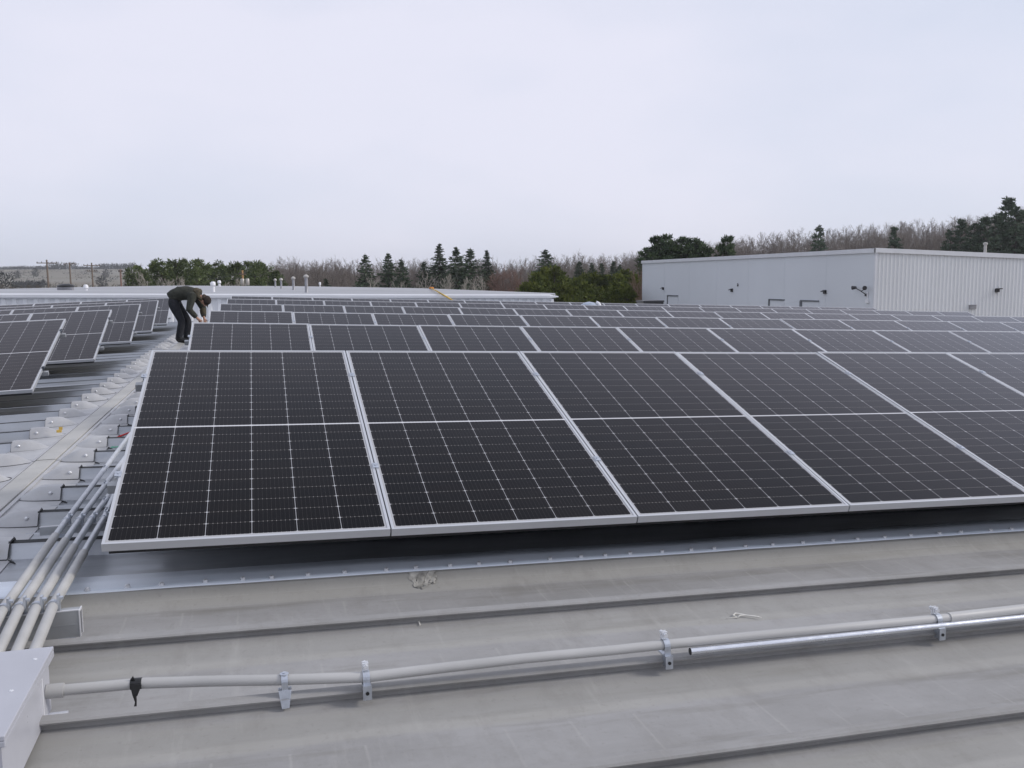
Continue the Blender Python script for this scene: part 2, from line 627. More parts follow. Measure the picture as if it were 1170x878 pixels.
mem = [(-9.0, 0)]
for kk in range(19, -1, -1):
    c = 3.37 - kk * RP
    if c < -8.5:
        continue
    mem += [(c - .165, 0), (c - .120, .002), (c - .060, .008), (c - .030, .014), (c + .004, .020), (c + .024, .026), (c + .026, .042), (c + .002, .050), (c - .001, .056), (c + .004, .062), (c + .04, .064), (c + .075, .030), (c + .12, .004), (c + .16, 0)]
mem += [(3.70, .001), (3.78, .008), (3.84, .030), (3.885, .062), (3.90, .064), (4.055, .063), (4.07, -.01)]
hpart(sheet_profile(mem, XR, XE), 'membrane_roof', MAT['membrane'])
hpart(sheet_profile(mem, XW, XR), 'membrane_roof', MAT['membrane'])

# walls of the building
for (xa, xb, ya, yb) in ((XE - .3, XE - .1, -8.8, YB + 8), (XW + .1, XW + .3, -8.8, YB + 8)):
    hpart(MB().box((xa, ya, 0), (xb, yb, roof_z(xa) - .03)), 'side_wall', MAT['whitewall'])
for y in (-8.8, YB + 7.8):
    vs = [(XW + .3, y, 0), (XE - .3, y, 0), (XE - .3, y, roof_z(XE) - .03), (XR, y, ZR - .03), (XW + .3, y, roof_z(XW) - .03)]
    gw = MB()
    gw.add(vs + [(a, b + .15, c) for a, b, c in vs], [(0, 1, 2, 3, 4), (9, 8, 7, 6, 5)] + [(i, (i + 5), 5 + (i + 1) % 5, (i + 1) % 5) for i in range(5)])
    hpart(gw, 'gable_wall', MAT['whitewall'])
for x, s_ in ((XE, 1), (XW, -1)):
    eb = MB()
    eb.box((min(x, x + .12 * s_), -9, roof_z(x) - .16), (max(x, x + .12 * s_), YB + 8, roof_z(x) + .01))
    hpart(eb, 'eave_gutter', MAT['fascia'])

# flashing that covers the join of metal roof and membrane, with its screws
fl = MB()
fy = [(3.897, .064), (3.899, .070), (3.935, .071), (4.0, .074), (4.085, .077), (4.089, .069), (4.092, .03)]
nx = 60
for s_, (xa, xb) in enumerate(((XW, XR), (XR, XE))):
    vs = []
    for i in range(nx + 1):
        x = xa + (xb - xa) * i / nx
        w = .006 * sin(x * 2.1) + .004 * sin(x * 5.3 + 1)
        sw = .012 * max(0, min(1, (x + 1) / 5))
        for (y, h) in fy:
            vs.append((x, y + sw * 1.6 + (w if y > 4 else w * .4), roof_z(x) + h + .0015 * sin(x * 7 + y * 9)))
    nf = len(fy)
    fl.add(vs, [(i * nf + j, (i + 1) * nf + j, (i + 1) * nf + j + 1, i * nf + j + 1) for i in range(nx) for j in range(nf - 1)])
flash = hpart(fl, 'flashing', MAT['flashing'], True)
scr = MB().lathe((0, 0, 0), [(.0135, 0), (.0135, .004), (.0100, .0045), (.0100, .012), (.0065, .0145)], 10).mesh('screw', MAT['screw'], 'angle')
x = -1.42
while x < 5.6:
    o = link('screw', scr)
    o.parent = flash
    o.matrix_parent_inverse = Matrix.Identity(4)
    o.location = (x, 3.918 + .019 * max(0, min(1, (x + 1) / 5)) + random.uniform(-.004, .004), roof_z(x) + .070)
    x += random.choice((.13, .15, .16, .17, .19)) + random.uniform(-.012, .012)

# ridge cap in lapped lengths
BC = -1.485
prof = [(-.385, .002), (-.384, .005), (-.095, .007), (-.094, .016), (-.080, .017), (-.079, .006), (-.070, .006), (-.069, .021), (-.060, .023), (.056, .024), (.060, .022), (.061, .010), (.068, .010), (.069, .018), (.092, .017), (.093, .007), (.334, .005), (.335, .002)]
y = 4.08
i = 0
while y < YB - .02:
    y2 = min(y + 3.05, YB - .01)
    mb = MB()
    lift = .003 * (i % 2)
    vs = []
    for yy in (y, y2 + (.05 if y2 < YB - .1 else 0)):
        for (dx, h) in prof:
            vs.append((BC + dx, yy, roof_z(BC + dx) + h + lift))
    n = len(prof)
    for j in range(n - 1):
        mb.f.append((j, j + 1, n + j + 1, n + j))
        mb.m.append(1 if 6 <= j <= 10 else 0)
    mb.v += vs
    hpart(mb, 'ridge_cap', [MAT['capmetal'], MAT['band']])
    y = y2
    i += 1
# the membrane side's ridge: a plain welded strip
mb = MB()
mb.add([(XR - .25, -9, roof_z(XR - .25) + .07), (XR, -9, ZR + .08), (XR + .25, -9, roof_z(XR + .25) + .07), (XR - .25, 3.9, roof_z(XR - .25) + .07), (XR, 3.9, ZR + .08), (XR + .25, 3.9, roof_z(XR + .25) + .07)], [(0, 1, 4, 3), (1, 2, 5, 4)])
hpart(mb, 'ridge_strip', MAT['membrane'])


def rib_cap_mesh():
    """pressed cap over a rib end: local +x points to the ridge, origin at the rib's centre line"""
    mb = MB()
    # stations: x, half base, half top, height
    st = [(0.0, .100, .040, .078), (.05, .100, .040, .079), (.10, .098, .036, .077), (.125, .096, .033, .072), (.15, .092, .028, .062), (.175, .086, .024, .048), (.20, .078, .019, .033), (.222, .066, .014, .019), (.240, .050, .010, .009), (.252, .030, .006, .005), (.258, .010, .003, .004)]
    vs = []
    nj = 10
    for (x, b, t, h) in st:
        for j in range(nj):
            a = j / (nj - 1)
            # rounded trapezoid outline from -b to b
            y_ = -b + 2 * b * a
            ay = abs(y_)
            z = h * min(1, max(0, (b - ay) / max(1e-4, b - t)))
            z = h * (1 - (1 - z / h) ** 1.35)
            vs.append((x, y_, z + .005))
    fs = [(i * nj + j, i * nj + j + 1, (i + 1) * nj + j + 1, (i + 1) * nj + j) for i in range(len(st) - 1) for j in range(nj - 1)]
    mb.add(vs, fs)
    # folded outer edge: dark closure behind it
    mb.add([(.004, -.10, .004), (.004, -.045, .083), (.004, .045, .083), (.004, .10, .004), (-.003, -.106, .003), (-.003, -.046, .074), (-.003, .046, .074), (-.003, .106, .003)],
           [(0, 1, 5, 4), (1, 2, 6, 5), (2, 3, 7, 6)], 1)
    # sealant bead around the foot
    for sgn in (-1, 1):
        pts = [(x, sgn * (b + .004), .006) for (x, b, t, h) in st]
        mb.tube(pts, .0048, 5, 1)
    # a smear that runs down the pan from the outer corner
    mb.tube([(-.01, -.11, .004), (-.035, -.135, .004), (-.05, -.16, .004)], [.006, .004, .002], 5, 1)
    # screws on the flank
    mb.lathe((.055, -.073, .050), [(.012, 0), (.012, .004), (.008, .005), (.008, .010)], 8, 2, Vector((0, -.8, .6)).normalized())
    return mb.mesh('rib_cap', [MAT['capmetal'], MAT['sealant_shade'], MAT['screw']], True)


rc = rib_cap_mesh()
for side in (1, -1):
    k = 0
    while True:
        c = RIB0 + k * RP
        if c > YB - .3:
            break
        o = link('rib_cap', rc)
        o.parent = house
        o.matrix_parent_inverse = INV
        xo = -1.165 if side == 1 else -1.850
        o.location = (xo, c, roof_z(xo))
        # right slope: outer end at -1.152, tip towards the ridge (-x); left slope mirrored by scale
        o.scale = (-side, 1, random.uniform(.92, 1.05))
        o.rotation_euler = (0, SL if side == 1 else -SL, random.uniform(-.02, .02))
        k += 1

# ------------------------------------------------------------------ solar panels
def frame_mesh():
    mb = MB()
    pr = [(0, 0), (.0115, 0), (.0115, -.006), (.003, -.006), (.003, -.033), (.026, -.033), (.026, -.035), (0, -.035)]
    n = len(pr)
    corners = [(0, 0, 1, 1), (PW, 0, -1, 1), (PW, PL, -1, -1), (0, PL, 1, -1)]
    vs = []
    for (cx, cy, sx, sy) in corners:
        for (d, z) in pr:
            vs.append((cx + sx * d, cy + sy * d, z))
    fs = []
    for c in range(4):
        for j in range(n):
            a, b = c * n + j, c * n + (j + 1) % n
            a2, b2 = ((c + 1) % 4) * n + j, ((c + 1) % 4) * n + (j + 1) % n
            fs.append((a, a2, b2, b))
    mb.add(vs, fs)
    me = mb.mesh('panel_frame', MAT['frame'])
    bm = bmesh.new()
    bm.from_mesh(me)
    bmesh.ops.recalc_face_normals(bm, faces=bm.faces)
    bm.to_mesh(me)
    bm.free()
    return me


def glass_mesh():
    mb = MB()
    i = .0115
    mb.box((i, i, -.0058), (PW - i, PL - i, -.0025), 0)
    me = mb.mesh('solar_glass', [MAT['cells'], MAT['backsheet']])
    for p in me.polygons:
        if p.normal.z < .5:
            p.material_index = 1
    return me


def clamp_mesh():
    mb = MB()
    mb.box((-.009, -.022, -.001), (.019, .022, .0055))
    mb.box((.001, -.022, -.03), (.009, .022, -.001))
    mb.lathe((.005, 0, .0055), [(.0055, 0), (.0055, .004), (.003, .005)], 8)
    return mb.mesh('panel_clamp', MAT['zinc'])


FR, GL, CL = frame_mesh(), glass_mesh(), clamp_mesh()
NR = Vector((sin(SL), 0, cos(SL)))
NL = Vector((-sin(SL), 0, cos(SL)))
UR = Vector((cos(SL), 0, -sin(SL)))
UL = Vector((cos(SL), 0, sin(SL)))   # panel local +x always points to world +x


def basis(origin, u, n, tilt):
    t = cos(tilt) * Vector((0, 1, 0)) + sin(tilt) * n
    nn = u.cross(t)
    return Matrix(((u.x, t.x, nn.x, origin.x), (u.y, t.y, nn.y, origin.y), (u.z, t.z, nn.z, origin.z), (0, 0, 0, 1)))


def panel(origin, u, n, label, group, clamps, endclamp=0):
    jit = Matrix.Rotation(random.uniform(-.0016, .0016), 4, 'X') @ Matrix.Rotation(random.uniform(-.0012, .0012), 4, 'Y')
    t = thing('solar_panel', label, 'solar panel', group=group, mw=basis(origin, u, n, TAU) @ jit)
    link('frame', FR, t)
    link('solar_glass', GL, t)
    if clamps:
        for yy in (.27 * PL, .81 * PL):
            c = link('clamp', CL, t)
            c.location = (PW, yy, 0)
            if endclamp:
                c = link('clamp', CL, t)
                c.location = (-.010 if endclamp < 0 else PW, yy, 0)
    return t


ROWN = ['front', 'second', 'third', 'fourth', 'fifth', 'sixth']
RY = [0, 3.8654, 7.7635, 12.1767, 17.2861, 21.7]
RN = [7, 11, 14, 17, 19, 19]


def rack(origin, u, n, length, label, group, light_block=False):
    """rails and posts under one row; frame: x along the row, y level, z roof normal, origin at the low front corner of the row"""
    t = thing('mounting_rack', label, 'mounting rack', group=group, mw=basis(origin, u, n, 0))
    for fy in (.27, .81):
        yy, zz = fy * PL * cos(TAU), fy * PL * sin(TAU) - .040
        Rm = Matrix.Translation((0, yy, zz)) @ Matrix.Rotation(TAU, 4, 'X')
        r = MB().box((-.05, -.02, -.042), (length + .05, .02, -.001), 0, Rm).build('rail', MAT['strut'], t)
        k = .12
        top = zz - .03
        while k < length:
            mb = MB()
            if fy < .5:
                mb.box((k - .015, -.33, -.028), (k + .015, 1.30, .0), 0, Matrix.Translation((0, yy, zz - .045)) @ Matrix.Rotation(TAU, 4, 'X'))
                yy2 = yy + .66
                mb.box((k - .02, yy2 - .018, -.28), (k + .02, yy2 + .018, zz - .045 + .66 * tan(TAU) - .02))
                mb.build('beam', MAT['post'], t)
                k += PITCHW
                continue
            mb.box((k - .02, yy - .018, -.28), (k + .02, yy + .018, top))
            mb.box((k - .05, yy - .05, -.295 + .066), (k + .05, yy + .05, -.295 + .076))
            mb.box((k - .035, yy - .035, -.285), (k + .035, yy + .035, -.229))
            mb.build('post', MAT['post'], t)
            k += PITCHW * 1.0
    # black strip added behind the low edge to stand for the shade there
    tr = MB()
    tr.box((.02, .05, -.055), (length - .02, .09, -.022))
    tr.build('shade_strip', MAT['black'], t)
    if light_block:  # rear plate added to block light and darken the gap under the row
        yb, zb = PL * cos(TAU), PL * sin(TAU)
        df = MB()
        df.add([(0, yb + .34, -.225), (length, yb + .34, -.225), (length, yb + .02, zb - .05), (0, yb + .02, zb - .05), (0, yb + .346, -.225), (length, yb + .346, -.225), (length, yb + .026, zb - .05), (0, yb + .026, zb - .05)],
               [(3, 2, 1, 0), (4, 5, 6, 7), (0, 1, 5, 4), (1, 2, 6, 5), (2, 3, 7, 6), (3, 0, 4, 7)])
        df.build('added_light_block', MAT['emt'], t)
    return t


PAN = {}
for j in range(6):
    o = P0 + Vector((0, RY[j], 0))
    for i in range(RN[j]):
        first = ', beside the ridge' if i == 0 else ''
        lab = 'dark solar panel, %s from the ridge end of the %s row right of the ridge' % (ORD[i + 1], ROWN[j])
        PAN[j, i] = panel(o + UR * (PITCHW * i), UR, NR, lab, 'solar panels on the slope right of the ridge', j < 3, -1 if i == 0 else 0)
    rack(o, UR, NR, PITCHW * RN[j], 'metal rack under the %s panel row right of the ridge' % ROWN[j], 'racks under the panel rows', True)
LY = [0, 3.7132, 7.6415, 11.2436, 14.95]
LN = [3, 4, 5, 6, 6]
for j in range(5):
    o = Q0 + Vector((0, LY[j], 0))
    for i in range(LN[j]):
        lab = 'grey-blue solar panel, %s from the ridge end of the %s row left of the ridge' % (ORD[i + 1], ROWN[j])
        panel(o - UL * (PITCHW * i + PW), UL, NL, lab, 'solar panels on the slope left of the ridge', j < 3, 1 if i == 0 else 0)
    L = PITCHW * LN[j]
    rack(o - UL * L, UL, NL, L, 'metal rack under the %s panel row left of the ridge' % ROWN[j], 'racks under the panel rows')

# ------------------------------------------------------------------ conduits
def pipe_path(pts, seg=6):
    out = []
    for a, b in zip(pts[:-1], pts[1:]):
        for k in range(seg):
            out.append(a.lerp(b, k / seg))
    out.append(pts[-1])
    return out


near_px = [(3.4, 696.7), (22.2, 695), (41.5, 694.2), (60.6, 692.4)]
up_px = [(75.8, 594.8), (90.2, 594.8), (104.5, 593.5), (118.9, 592.1)]
turn_px = [(63, 612), (74, 618), (84, 626), (97, 633)]
names4 = ['outermost', 'second', 'third', 'innermost']
cross_px = [(143.5, 503.8), (138.8, 529), (130.8, 558), (124.0, 580.5)]
NP, UP = [], []
for i in range(4):
    a = on_roof(*near_px[i], .160)
    b = on_roof(*up_px[i], .130)
    NP.append(a)
    UP.append(b)
strut_y = NP[3].y - .0225
for i in range(4):
    a, b = NP[i], UP[i]
    d = b - a
    ta = (2.88 - a.y) / d.y
    s0 = a + d * ta
    s0.z = roof_z(s0.x) + .10
    tb = 6.2 + .5 * i
    e = a + d * ((tb - a.y) / d.y) if False else b + Vector((d.x / d.y * (tb - b.y), tb - b.y, 0))
    xc = on_roof(*cross_px[i], .132)
    e = b + (xc - b) * (1 + .30 / (xc - b).length)
    e.z = roof_z(e.x) + .134
    du = (xc - b).normalized()
    bend = [e]
    for k in range(1, 7):   # a swept elbow that takes the pipe under the panel
        an = k / 6 * pi / 2
        q_ = e + du * (.22 * sin(an)) + Vector((.22 * (1 - cos(an)), 0, 0))
        q_.z = roof_z(q_.x) + .134
        bend.append(q_)
    q_ = bend[-1] + Vector((.9, 0, 0))
    q_.z = roof_z(q_.x) + .134
    bend.append(q_)
    # change from painted pipe to bare galvanised
    tm = on_roof(*turn_px[i], .14)
    tt = (tm.y - a.y) / d.y
    mid = a + d * tt
    t = thing('roof_conduit', '%s of the four parallel conduits running from the white box under the front panel' % names4[i], 'conduit', s0, 'four conduits beside the front panel')
    off = lambda L: [p - s0 for p in L]
    MB().tube(off([s0, a, mid]), .0185, 14).build('painted_pipe', MAT['pipe'], t, 'angle')
    MB().tube(off([mid - d * .004, b] + bend), .0150, 14).build('galvanised_pipe', MAT['emt'], t, 'angle')
    cm = b.lerp(xc, .55)
    cd_ = (xc - b).normalized()
    mb = MB()
    mb.tube([cm - s0 - cd_ * .035, cm - s0 + cd_ * .035], .0168, 14)
    for sg in (-1, 1):
        mb.lathe(cm - s0 + cd_ * (.02 * sg) + Vector((0, 0, .017)), [(.005, 0), (.005, .007)], 6)
    mb.build('coupling', MAT['zinc'], t, 'angle')
    # straps over the pipe at both struts
    for (p, r) in ((a, .0195), (b, .016)):
        mb = MB()
        dn = d.normalized()
        mb.tube([p - s0 - dn * .011, p - s0 + dn * .011], r + .002, 14)
        for sg in (-1, 1):
            mb.box((p.x - s0.x + sg * r - .004, p.y - s0.y - .012, p.z - s0.z - r - .02), (p.x - s0.x + sg * r + .004, p.y - s0.y + .012, p.z - s0.z + r + .022 if sg > 0 else p.z - s0.z + r * .3))
        mb.lathe(p - s0 + Vector((r + .004, 0, r + .008)), [(.007, 0), (.007, .012)], 6, 0, Vector((1, 0, 0)))
        mb.build('pipe_strap', MAT['zinc'], t, False)


def strut(xa, xb, yf, depth, z0, h, label, feet):
    t = thing('strut_channel', label, 'strut channel', (xb, yf, z0), 'struts under the four conduits')
    w = .004
    mb = MB()
    L = xa - xb
    mb.box((L, 0, 0), (0, w, h))
    mb.box((L, depth - w, 0), (0, depth, h))
    mb.box((L, w, h - w), (0, depth - w, h - .0005))
    mb.box((L, -.0015, h * .47), (-.004, 0, h * .50))
    mb.build('channel', MAT['strut'], t)
    rim = MB()
    rim.box((0, -.002, 0), (.004, w + .002, h + .002))
    rim.box((0, depth - w - .002, 0), (.004, depth + .002, h + .002))
    rim.box((0, w + .002, h - w - .002), (.004, depth - w - .002, h + .002))
    rim.box((L, -.002, h + .001), (0, .004, h + .005))
    rim.build('cut_edge', MAT['strut_rim'], t)
    for fx in feet:
        fb = MB()
        zb = roof_z(xb + fx) - z0
        fb.box((fx - .028, -.004, -.012), (fx + .028, depth, .0))
        fb.add([(fx - .022, -.006, -.012), (fx + .022, -.006, -.012), (fx + .012, -.010, -.045), (fx - .012, -.010, -.045), (fx - .022, .03, -.012), (fx + .022, .03, -.012), (fx + .012, .03, -.045), (fx - .012, .03, -.045)],
               [(3, 2, 1, 0), (4, 5, 6, 7), (0, 1, 5, 4), (1, 2, 6, 5), (2, 3, 7, 6), (3, 0, 4, 7)])
        fb.box((fx - .018, .02, zb + .002), (fx + .018, .05, -.012))
        fb.lathe((fx, -.010, -.034), [(.007, 0), (.007, .007)], 8, 0, Vector((0, -1, 0)))
        fb.build('foot', MAT['zinc'], t)
    return t


pr_ = on_roof(92, 732, .03)
sx = pr_.x
zn = min(p.z for p in NP) - .0195
strut(-1.30, sx, strut_y, .045, zn - .098, .0975, 'deep grey channel beam under the conduits next to the white box', [-.045, -.42])
zu = min(p.z for p in UP) - .017
ub = UP[0]
strut(ub.x - .12, UP[3].x + .22, ub.y - .02, .041, zu - .041, .040, 'slim strut channel under the conduits beside the front panel edge', [-.10, -.42])

# long grey conduit over the membrane with clips
cy, ch = 2.765, .105
t = thing('membrane_conduit', 'long grey conduit running across the membrane roof from the white box', 'conduit', (-.575, cy, roof_z(-.575) + ch))
o0 = Vector(t.location)




pts = [at_y(px, py, y) - o0 for px, py, y in ((53, 790.5, 2.866), (110, 785.5, 2.866), (160, 781, 2.862), (240, 778.5, 2.83), (325, 777, 2.79), (418, 774, 2.768), (505, 763.5, 2.765), (600, 752.5, 2.765), (700, 743.2, 2.765), (760, 736.8, 2.765), (880, 725, 2.765), (1000, 713.9, 2.768), (1070, 707.5, 2.77), (1086, 705.8, 2.77))]
p_e = at_y(1170, 696.3, 2.78) - o0
p_m = pts[-1]
MB().tube(pts, .0165, 16).build('grey_pipe', MAT['pipe'], t, 'angle')
MB().tube([p_m - (p_e - p_m) * .03, p_m, p_e, p_m + (p_e - p_m) * 3, p_m + (p_e - p_m) * 16], .0200, 16).build('wide_pipe', MAT['pipe'], t, 'angle')
MB().tube([pts[0], pts[0].lerp(pts[1], .35)], .0215, 16).build('collar', MAT['pipe'], t, 'angle')

l0, l1 = at_y(788.5, 744.5, 2.742), at_y(1170, 705.6, 2.752)
pz = thing('loose_conduit', 'bright bare metal conduit lying just below the long grey conduit', 'conduit', l0)
ld_ = (l1 - l0)
MB().tube([Vector((0, 0, 0)), ld_ * .5, ld_, ld_ * 2, ld_ * 6], .0125, 14, cap=False).tube([Vector((0.0005, 0, 0)), Vector((.02, 0, 0))], .0105, 12, 1).build('bright_pipe', [MAT['bright_emt'], MAT['black']], pz, 'angle')

clip_lab = ['small zinc clip under the grey conduit nearest the black tape', 'zinc pipe clip second from the white box on the grey conduit',
            'zinc pipe clip beside the open end of the bright conduit', 'zinc pipe clip holding both the grey and the bright conduit', 'zinc pipe clip farthest along the grey conduit']
for i, x in enumerate((.054, .30, 1.32, 2.47, 3.75)):
    c = thing('pipe_clip', clip_lab[i], 'pipe clip', (x, cy, roof_z(x)), 'clips along the grey conduit')
    w = .0138
    dy = (.025, .003, .0, .005, .02)[i]
    pc = [at_y(325, 777, 2.79), at_y(418, 774, 2.768), at_y(760, 736.8, 2.765), at_y(1070, 707.5, 2.77), None][i]
    if pc is None:
        pc = o0 + p_m + (p_e - p_m) * 3
    x = pc.x
    c.location = (x, cy, roof_z(x))
    dy, ch = pc.y - cy, pc.z - roof_z(x)
    b = MB()
    if i == 0:
        b.add([(-.02, dy - .024, .084), (.02, dy - .024, .084), (.011, dy - .036, .030), (-.011, dy - .036, .030), (-.02, dy + .0, .084), (.02, dy + .0, .084), (.011, dy, .030), (-.011, dy, .030)],
              [(3, 2, 1, 0), (4, 5, 6, 7), (0, 1, 5, 4), (1, 2, 6, 5), (2, 3, 7, 6), (3, 0, 4, 7)])
        b.box((-.012, dy - .03, .045), (.012, .01, .060))
    else:
        b.box((-w, dy - .036, .040), (w, dy - .031, .086))
        b.box((-w, dy - .031, .081), (w, dy + .03, .086))
        b.box((-w * .6, dy - .031, .042), (w * .6, .004, .079))
        b.lathe((0, dy - .036, .062), [(.006, 0), (.006, .003)], 8, 1, Vector((0, -1, 0)))
    b.build('clip_base', [MAT['zinc'], MAT['black']], c)
    s = MB()
    hw = .011 if i else .010
    R0 = .0185
    arc = []
    a0, a1 = (-.55 * pi, 1.05 * pi)
    n = 14
    vs = []
    for k in range(n + 1):
        a = a0 + (a1 - a0) * k / n
        for (rr, xx) in ((R0, -hw), (R0 + .003, -hw), (R0 + .003, hw), (R0, hw)):
            vs.append((xx, dy - cos(a) * rr, ch + sin(a) * rr))
    fs = []
    for k in range(n):
        for j in range(4):
            fs.append((k * 4 + j, k * 4 + (j + 1) % 4, (k + 1) * 4 + (j + 1) % 4, (k + 1) * 4 + j))
    s.add(vs, fs)
    s.box((-hw, dy - R0 - .004, .084), (hw, dy - R0, ch))
    s.build('clip_strap', MAT['zinc'], c)
    if i != 0:
        bl = MB()
        bl.box((-.010, dy + .004, ch + R0), (.010, dy + .009, ch + R0 + .026))
        bl.box((-.010, dy + .016, ch + R0 - .004), (.010, dy + .021, ch + R0 + .026))
        bl.lathe((0, dy - .006, ch + R0 + .016), [(.008, 0), (.008, .008), (.004, .0085), (.004, .034), (.0075, .0345), (.0075, .041)], 6, 0, Vector((0, 1, 0)))
        bl.build('clip_bolt', MAT['screw'], c)
    else:
        MB().lathe((0, dy, ch + .018), [(.014, 0), (.014, .003), (.006, .004), (.006, .007)], 10).build('clip_bolt', MAT['zinc'], c)

# black tape strap tied round the conduit
tp = thing('black_strap', 'black tape strap tied round the grey conduit with its tail hanging', 'strap', at_y(153.5, 781.6, 2.862))
mb = MB()
for k, (dx, r) in enumerate(((-.006, .0182), (.006, .0188), (.018, .0184))):
    mb.tube([(dx - .006, 0, 0), (dx + .008, -.001, 0)], r, 14)
mb.add([(-.012, -.019, .012), (.028, -.021, .004), (.012, -.024, -.03), (-.004, -.024, -.028), (-.012, -.022, .012), (.028, -.024, .004), (.012, -.027, -.03), (-.004, -.027, -.028)], [(0, 1, 2, 3), (7, 6, 5, 4), (0, 4, 5, 1), (1, 5, 6, 2), (2, 6, 7, 3), (3, 7, 4, 0)])
mb.add([(-.012, -.004, .018), (-.002, -.006, .030), (.004, -.008, .018), (-.012, -.008, .018), (-.002, -.010, .030), (.004, -.012, .018)], [(0, 1, 2), (5, 4, 3), (0, 3, 4, 1), (1, 4, 5, 2), (2, 5, 3, 0)])
mb.build('tape_wrap', MAT['black'], tp)
mb = MB()
mb.tube([(.003, -.025, -.028), (.006, -.028, -.048), (.003, -.032, -.068), (.007, -.036, -.088)], [.007, .0035, .006, .0015], 6)
mb.build('tape_tail', MAT['black'], tp)
tp.scale = (.85, 1, .95)

# white junction box
bx1, by1, bz1 = -.628, 2.93, CZ - 1.10
bz = thing('junction_box', 'white enamelled junction box where the conduits meet', 'junction box', (bx1 - .30, by1 - .28, roof_z(bx1)))
b0 = Vector(bz.location)
zt = bz1 - b0.z
mb = MB()
mb.box((-.29, -.27, .03), (.287, .268, zt - .014))
o = mb.build('box_body', MAT['box'], bz)
mb = MB()
mb.box((-.31, -.29, zt - .014), (.302, .282, zt))
mb.box((-.31, -.29, zt - .030), (.302, -.285, zt - .014))
mb.box((.296, -.285, zt - .032), (.302, .282, zt - .014))
lid = mb.build('box_lid', MAT['box'], bz)
mod = lid.modifiers.new('Bevel', 'BEVEL')
mod.width = .004
mod.segments = 2
mb = MB()
for (xx, yy) in ((.27, .19), (.255, -.02), (.26, -.20), (-.27, .2)):
    mb.lathe((xx, yy, zt), [(.006, 0), (.005, .002)], 8)
mb.build('lid_screw', MAT['screw'], bz)
mb = MB()
mb.box((.287, .155, .03), (.292, .16, zt - .035))
mb.build('mounting_bracket', MAT['white'], bz)
mb = MB()
mb.box((-.3, .18, 0), (.34, .24, .03))
mb.build('mounting_foot', MAT['white'], bz)
mb = MB()
mb.box((-.3, -.24, 0), (.29, -.18, .03))
mb.build('mounting_foot', MAT['white'], bz)

# ------------------------------------------------------------------ small litter on the roof
p = on_roof(852, 706, .006)
st = thing('white_cord', 'short white looped cord lying on the membrane roof', 'cord', p)
mb = MB()
mb.tube([(-.045, .015, 0), (-.055, .045, .004), (-.03, .062, .006), (.0, .045, .004), (.03, .01, .002), (.065, -.012, .002), (.085, -.03, .001)], [.003, .004, .0045, .004, .004, .0045, .002], 7)
mb.tube([(-.045, .015, 0), (-.02, .028, .005), (.015, .022, .004), (.05, -.004, .004), (.075, -.018, .003)], [.003, .0042, .004, .004, .002], 7)
mb.tube([(-.12, .02, 0), (-.08, .022, .002), (-.045, .016, .001)], .0015, 5)
mb.build('cord', MAT['string'], st, True)
st.scale = (.72, .72, .8)

def mem_h(y):
    for (y0, h0), (y1, h1) in zip(mem[:-1], mem[1:]):
        if y0 <= y <= y1 and y1 > y0:
            return h0 + (h1 - h0) * (y - y0) / (y1 - y0)
    return 0.0


p = on_roof(483, 659, .05)
tr = thing('torn_patch', 'torn pale membrane patch curling up at the flashing edge', 'patch', (p.x, 3.89, roof_z(p.x)))
mb = MB()
nn, nv = 22, 9
vs = []
random.seed(5)
edge = [random.uniform(.55, 1.0) for _ in range(nn)]
edge = [(edge[max(0, i - 1)] + edge[i] + edge[min(nn - 1, i + 1)]) / 3 * (.45 + .55 * sin(pi * (i + .6) / nn) ** .5) for i in range(nn)]
for i in range(nn):
    for j in range(nv):
        u_, v_ = i / (nn - 1), j / (nv - 1)
        rx = (u_ - .5) * .135 * (1 - .25 * v_) + .008 * sin(9 * v_ + i)
        ry = -.105 * v_ * edge[i]
        curl = .006 * max(0, v_ - .7) * abs(sin(i * 1.3)) + .0025 * abs(sin(u_ * 23 + v_ * 11))
        vs.append((rx, ry, mem_h(3.89 + ry) + .0025 + curl))
mb.add(vs, [(i * nv + j, (i + 1) * nv + j, (i + 1) * nv + j + 1, i * nv + j + 1) for i in range(nn - 1) for j in range(nv - 1)])
mb.build('patch', MAT['ashes'], tr, True)
p = on_roof(478.5, 712, .022)
dr = thing('paint_drip', 'little white drip of sealant below the first membrane rib', 'sealant drip', p)
MB().tube([(0, .02, .006), (.001, .0, .004), (.0, -.03, .002)], [.006, .004, .0015], 7).lathe((0.0, .022, .0), [(.010, 0), (.012, .006), (.006, .011)], 8).build('drip', MAT['string'], dr, True)
p = on_roof(68, 493, .05)
yc = thing('yellow_tag', 'small yellow plastic tag lying by a rib cap left of the ridge', 'tag', p)
MB().box((-.022, -.010, -.01), (.016, .012, .012)).box((-.004, .0, .012), (.024, .008, .036)).box((-.020, -.013, .0), (-.008, -.010, .008)).build('tag', MAT['yellow'], yc)
p = on_roof(140, 498, .05)
rw = thing('red_wire', 'red and black wire ends sticking out beside the front panel edge', 'wire', p)
MB().tube([(-.05, -.01, -.02), (-.01, .0, .0), (.05, .01, .02), (.12, .02, .03)], [.011, .008, .007, .006], 8, 0).build('red_lead', MAT['red'], rw, True)
MB().tube([(-.11, -.025, -.035), (-.075, -.012, -.025), (-.048, -.008, -.018)], .012, 8, 0).build('black_lead', MAT['black'], rw, True)
p = on_roof(133, 513, .05)
gt = thing('green_tape', 'scrap of green tape stuck on a rib near the conduits', 'tape', p)
MB().add([(-.04, -.015, .012), (.04, -.005, .016), (.042, .02, .014), (-.035, .012, .018), (-.04, -.015, .010), (.04, -.005, .014), (.042, .02, .012), (-.035, .012, .016)], [(0, 1, 2, 3), (7, 6, 5, 4), (0, 4, 5, 1), (1, 5, 6, 2), (2, 6, 7, 3), (3, 7, 4, 0)]).build('tape', MAT['green'], gt)

